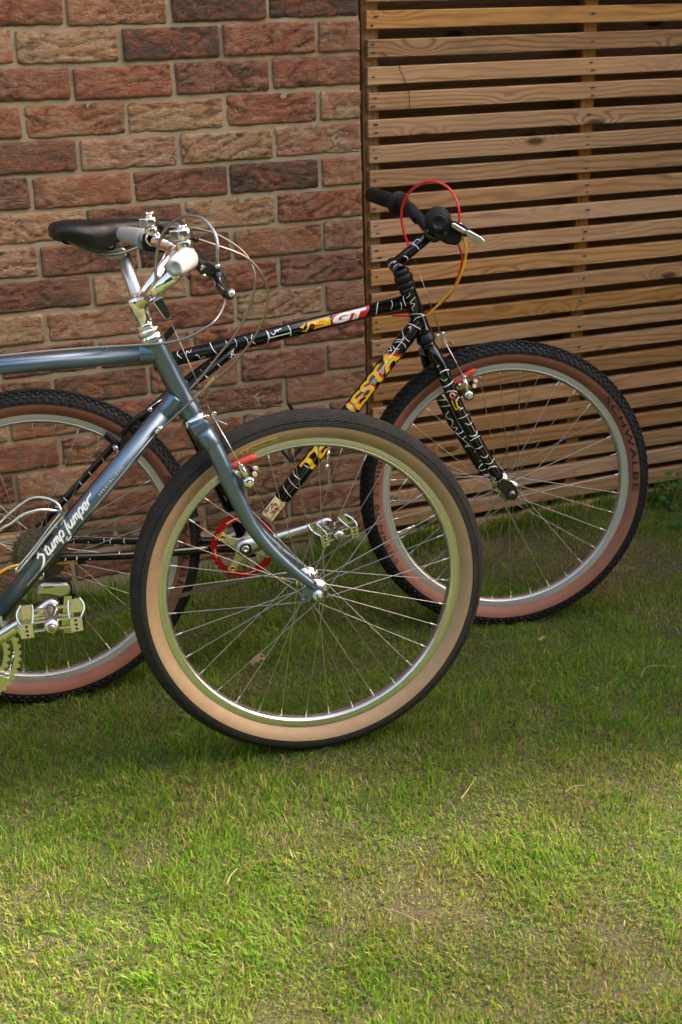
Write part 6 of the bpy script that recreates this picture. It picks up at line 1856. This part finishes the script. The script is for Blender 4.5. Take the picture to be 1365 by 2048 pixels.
# ------------------------------------------------------------------ small things on the lawn and fence
def leaf_mesh(mb, o, d_, n_, L_, W_, col, cols):
    s_ = d_.cross(n_).normalized()
    prof = [(0.0, 0.06), (0.18, 0.55), (0.42, 1.0), (0.68, 0.82), (0.88, 0.4), (1.0, 0.02)]
    rows_ = []
    for t, w_ in prof:
        c = o + d_ * L_ * t + n_ * (L_ * 0.22 * math.sin(t * 2.6) - L_ * 0.10 * t * t)
        rows_.append([c - s_ * W_ * w_ * 0.5 + n_ * W_ * 0.12 * w_, c, c + s_ * W_ * w_ * 0.5 + n_ * W_ * 0.12 * w_])
    b = len(mb.v)
    mb.grid(rows_)
    cols += [col] * (len(mb.v) - b)

def set_tint(o, cols):
    at = o.data.attributes.new("tint", 'FLOAT_COLOR', 'POINT')
    a = np.ones((len(cols), 4), np.float32); a[:, :3] = np.array(cols)
    at.data.foreach_set("color", a.reshape(-1))

def weed(x, y, n, size, label, seed, tall=0.03, name='weed', cat='weed', group=None):
    r_ = random.Random(seed)
    root = tag(empty(name, (x, y, 0)), label, cat, group)
    me = None
    for i in range(n):
        a = r_.uniform(0, 6.28); rad = r_.uniform(0, 1) * size * 1.1; hz = r_.uniform(0.006, tall)
        base = Vector((x, y, 0))
        p = base + Vector((math.cos(a) * rad, math.sin(a) * rad, hz))
        mb = MB(); cols = []
        d_ = Vector((math.cos(a + r_.uniform(-.6, .6)), math.sin(a + r_.uniform(-.6, .6)), r_.uniform(-0.2, 0.35))).normalized()
        n_ = (Vector((0, 0, 1)) + Vector((r_.uniform(-.3, .3), r_.uniform(-.5, .1), 0))).normalized()
        n_ = (n_ - d_ * n_.dot(d_)).normalized()
        leaf_mesh(mb, p, d_, n_, size * r_.uniform(0.7, 1.25), size * r_.uniform(0.5, 0.75), (0.065 * r_.uniform(.8, 1.4), 0.17 * r_.uniform(.8, 1.25), 0.028), cols)
        o = mb.build('leaf', M['leaf'], root, fix=False); set_tint(o, cols)
    mb = MB(); cols = []
    for i in range(max(3, n // 3)):
        a = r_.uniform(0, 6.28)
        mb.tube(spline([Vector((x, y, 0)), Vector((x + math.cos(a) * size * .5, y + math.sin(a) * size * .5, tall * .5)), Vector((x + math.cos(a) * size, y + math.sin(a) * size, tall * .8))], 3), 0.0012, 5)
    cols = [(0.08, 0.15, 0.04)] * len(mb.v)
    o = mb.build('stem', M['leaf'], root, fix=False); set_tint(o, cols)
    return root
_w = [((1.5522, -0.0848), 34, 0.026, 'leafy green weed clump growing at the fence foot right of the tyres', 0.11), ((1.4841, -0.2177), 16, 0.016, 'small low weed on the bare ground below the leafy clump', 0.03),
      ((0.1702, -0.3654), 7, 0.020, 'flat broad-leaved weed seen through the near front wheel, low left', 0.012), ((0.0216, -0.5513), 6, 0.024, 'pale broad-leaved weed beside the near tyre at lower left', 0.012), ((0.0173, -0.6822), 6, 0.022, 'broad-leaved weed just below the near tyre', 0.012),
      ((0.5248, -0.5000), 8, 0.016, 'small round-leaved weed seen through the near wheel beside the far tyre', 0.010), ((0.5060, -0.4700), 6, 0.014, 'tiny clover-like weed under the far front tyre', 0.010)]
for i, (pt, n, sz, lab, tall) in enumerate(_w):
    weed(pt[0], pt[1], n, sz, lab, 60 + i, tall)

# torn scrap of card
px_, py_ = (0.2032, -0.4967)
c = Vector((px_, py_, 0.014))
root = tag(empty('cardboard_scrap', (px_, py_, 0)), 'torn brown cardboard scrap with punched holes lying in the grass', 'cardboard')
M['card'] = simple('brown_card', (0.21, 0.125, 0.07), 0.8, dirt=0.4, dirtcol=(0.2, 0.12, 0.07))
ex, ey = Vector((0.93, 0.30, 0.12)).normalized() * 0.72, Vector((-0.28, 0.62, 0.74)).normalized() * 0.72
nn = ex.cross(ey).normalized()
mb = MB()
mb.prism([c + ex * a + ey * b_ for a, b_ in ((-0.028, -0.010), (-0.016, -0.011), (-0.013, -0.005), (-0.007, -0.006), (-0.005, -0.012), (0.003, -0.013), (0.006, -0.006), (0.011, -0.006), (0.013, -0.012), (0.024, -0.011), (0.027, 0.006), (0.018, 0.015), (-0.004, 0.013), (-0.012, 0.010), (-0.027, 0.001))], nn * 0.0012)
mb.build('card', M['card'], root)
mb = MB(); mb.lathe([(0, 0.0004), (0.0026, 0.0004), (0.0026, -0.0016), (0, -0.0016)], c + ex * 0.017 + ey * 0.002 + nn * 0.0012, nn, 12); mb.build('punched_hole', M['black_ink'], root)
# a dry curled leaf and a feed of straw stems
px_, py_ = (0.8135, -0.6806)
root = tag(empty('dry_leaf', (px_, py_, 0)), 'small curled tan dead leaf on the lawn right of the far wheel', 'leaf')
M['dry'] = simple('dry_leaf_skin', (0.42, 0.25, 0.11), 0.7, dirt=0.3, dirtcol=(0.2, 0.11, 0.05))
mb = MB(); rows_ = []
for i in range(7):
    t = i / 6
    rows_.append([Vector((px_, py_, 0.026)) + Vector((-0.009 + 0.018 * t, 0.006 * math.sin(k * 1.3 + t * 2) * math.sin(t * 3.14), 0.006 * math.cos(k * 1.2) * math.sin(t * 3.0) + 0.002 * t)) + Vector((0, 0.004 * (k - 2), 0)) for k in range(5)])
mb.grid(rows_); o = mb.build('leaf_blade', M['dry'], root)
o.modifiers.new('t', 'SOLIDIFY').thickness = 0.0006
M['straw'] = simple('dry_straw', (0.34, 0.26, 0.14), 0.6)
def straw(pts, lab, r_=0.0007):
    p0 = pts[0]
    root = tag(empty('straw_stem', (p0[0], p0[1], 0)), lab, 'straw', 'dry straw stems lying on the grass')
    mb = MB(); mb.tube(spline([Vector(p) for p in pts], 5), [r_, r_ * 0.5], 6); mb.build('stalk', M['straw'], root)
def LL(p, z): return (p[0], p[1], z)
straw([LL((0.3745, -1.1733), .032), LL((0.3991, -1.1471), .026), LL((0.4309, -1.1193), .030)], 'pale straw stem standing out in the grass below the tyres', 0.0009)
straw([LL((0.9138, -0.9168), .026), LL((0.9400, -0.8955), .034), LL((0.9649, -0.8992), .036), LL((1.0023, -0.9175), .034)], 'long thin hooked straw lying near the right edge of the lawn')
straw([LL((-0.0772, -1.2407), .030), LL((-0.0637, -1.2260), .036), LL((-0.0470, -1.2039), .028)], 'short bleached straw in the sunlit grass at lower left', 0.0009)
straw([LL((0.1350, -1.3869), .028), LL((0.1563, -1.4170), .034), LL((0.1732, -1.4461), .034)], 'straw lying flat beside the bare patch at the bottom', 0.0009)
straw([LL((-0.0601, -0.7456), .028), LL((-0.0426, -0.7570), .032), LL((-0.0302, -0.7799), .032)], 'pale straw lying below the near tyre at left')
straw([LL((0.5571, -1.2232), .028), LL((0.5717, -1.2193), .034), LL((0.6013, -1.2182), .030)], 'pale forked straw on the dry patch at right')

# black twine hanging from the fence
tw = tag(empty('twine', (0.76, -0.004, 1.25)), 'thin black twine dangling over the upper fence slats', 'twine')
def TW(p, y=-0.004): return Vector((p[0], y, p[1]))
mb = MB(); mb.tube(spline([TW((0.7198, 1.2526)), TW((0.7398, 1.2388)), TW((0.7435, 1.2298), -.01), TW((0.7637, 1.2247)), TW((0.7649, 1.2092), -.008), TW((0.7775, 1.1909)), TW((0.7889, 1.1545), -.006), TW((0.7900, 1.1228))], 6), 0.0009, 6)
mb.build('cord', M['dark_wire'], tw)
tw = tag(empty('wire', (0.672, -0.002, 1.2)), 'thin dark wire poking out of the gap between wall and fence', 'wire')
mb = MB(); mb.tube(spline([TW((0.6839, 1.2754)), TW((0.6723, 1.2541), -.006), TW((0.6683, 1.2433)), TW((0.6740, 1.2147), -.004), TW((0.6679, 1.1652)), TW((0.6641, 1.1039))], 6), 0.0009, 6)
mb.build('cord', M['dark_wire'], tw)

# ------------------------------------------------------------------ unseen hedges added round the lawn to cut low sky light and reflections
def hedge_screen(x0, x1, y0, y1, h, label, seed):
    cx, cy = (x0 + x1) / 2, (y0 + y1) / 2
    root = tag(empty('hedge', (cx, cy, 0)), label, 'hedge')
    g = np.random.default_rng(seed)
    mb = MB(); mb.box((cx, cy, h / 2), ((x1 - x0) / 2 - 0.12, 0, 0), (0, (y1 - y0) / 2 - 0.12, 0), (0, 0, h / 2 - 0.08))
    core = mb.build('branches', M['hedge_core'], root, fix=False)
    n = 22000
    V, F = [], []
    P = g.uniform([x0, y0, 0], [x1, y1, h], (n, 3))
    ax_ = g.integers(0, 3, n)
    for k in range(n):
        p = P[k].copy()
        if ax_[k] == 0: p[0] = (x0 if g.random() < .5 else x1)
        elif ax_[k] == 1: p[1] = (y0 if g.random() < .5 else y1)
        else: p[2] = h
        p += g.normal(0, 0.05, 3)
        u = g.normal(0, 1, 3); u /= np.linalg.norm(u); w = np.cross(u, g.normal(0, 1, 3)); w /= np.linalg.norm(w)
        b = len(V)
        V += [tuple(p - u * .06), tuple(p + w * .03), tuple(p + u * .06), tuple(p - w * .03)]
        F.append((b, b + 1, b + 2, b + 3))
    mb = MB(); mb.v = [Vector(v) for v in V]
    for f_ in F: mb.face(f_, False)
    tag(mb.build('foliage', M['hedge_leaf'], root, fix=False), kind='stuff')
M['hedge_core'] = simple('hedge_inner', (0.02, 0.03, 0.012), 0.9)
M['hedge_leaf'] = simple('hedge_leaf', (0.05, 0.10, 0.025), 0.6)
hedge_screen(-8, 10, -10.2, -9.0, 5.6, 'long tall clipped dark green hedge at the far end of the garden', 1)
hedge_screen(-7.2, -6.2, -9.0, -0.5, 3.2, 'clipped hedge down the left side of the garden', 2)
hedge_screen(8.5, 9.5, -9.0, -0.5, 2.1, 'clipped hedge down the right side of the garden', 3)

# unseen brick block added at right to shade the wall, bicycles and half the lawn
hw = tag(empty('house_wing', (4.4, -0.3, 0)), 'tall brown brick house wing standing out of view to the right', 'house')
M['plain_brick'] = simple('plain_brick', (0.24, 0.11, 0.065), 0.9, dirt=0.4, dirtcol=(0.12, 0.07, 0.05), dscale=8)
M['roof_tile'] = simple('roof_tile', (0.10, 0.055, 0.04), 0.8)
mb = MB(); mb.box((4.75, 0.70, 2.6), (1.15, 0, 0), (0, 2.62, 0), (0, 0, 2.6)); mb.build('wall', M['plain_brick'], hw)
mb = MB(); mb.prism([Vector((3.5, -2.02, 5.2)), Vector((6.0, -2.02, 5.2)), Vector((4.75, -2.02, 6.3))], Vector((0, 5.5, 0))); mb.build('roof', M['roof_tile'], hw)
# small tree added out of view: loosens the edge of the shade
tr = tag(empty('tree', (3.2, -2.35, 0)), 'small loose-crowned garden tree at the corner of the house wing', 'tree')
M['bark'] = simple('bark', (0.10, 0.075, 0.05), 0.9)
tx, ty = 3.2, -2.35
mb = MB(); mb.tube(spline([Vector((tx, ty, 0)), Vector((tx + .02, ty, 1.2)), Vector((tx - .02, ty - .03, 2.4)), Vector((tx, ty, 3.6))], 5), [0.05, 0.015], 10)
r_ = random.Random(4)
tips = []
for i in range(18):
    z = 1.3 + 2.0 * i / 17; a = i * 2.4
    e = Vector((tx + math.cos(a) * 0.40, ty + math.sin(a) * 0.55, z + 0.25)); tips.append(e)
    mb.tube(spline([Vector((tx, ty, z)), (Vector((tx, ty, z)) + e) / 2 + Vector((0, 0, 0.08)), e], 4), [0.014, 0.004], 6)
mb.build('trunk', M['bark'], tr)
mb = MB()
for e in tips:
    for k in range(70):
        p = e + Vector((r_.gauss(0, .13), r_.gauss(0, .12), r_.gauss(0, .12)))
        u = Vector((r_.gauss(0, 1), r_.gauss(0, 1), r_.gauss(0, .6))).normalized(); w = u.cross(Vector((r_.gauss(0, 1), r_.gauss(0, 1), r_.gauss(0, 1)))).normalized()
        b = len(mb.v); mb.v += [p - u * .04, p + w * .022, p + u * .04, p - w * .022]; mb.face((b, b + 1, b + 2, b + 3), False)
tag(mb.build('crown', M['hedge_leaf'], tr, fix=False), kind='stuff')
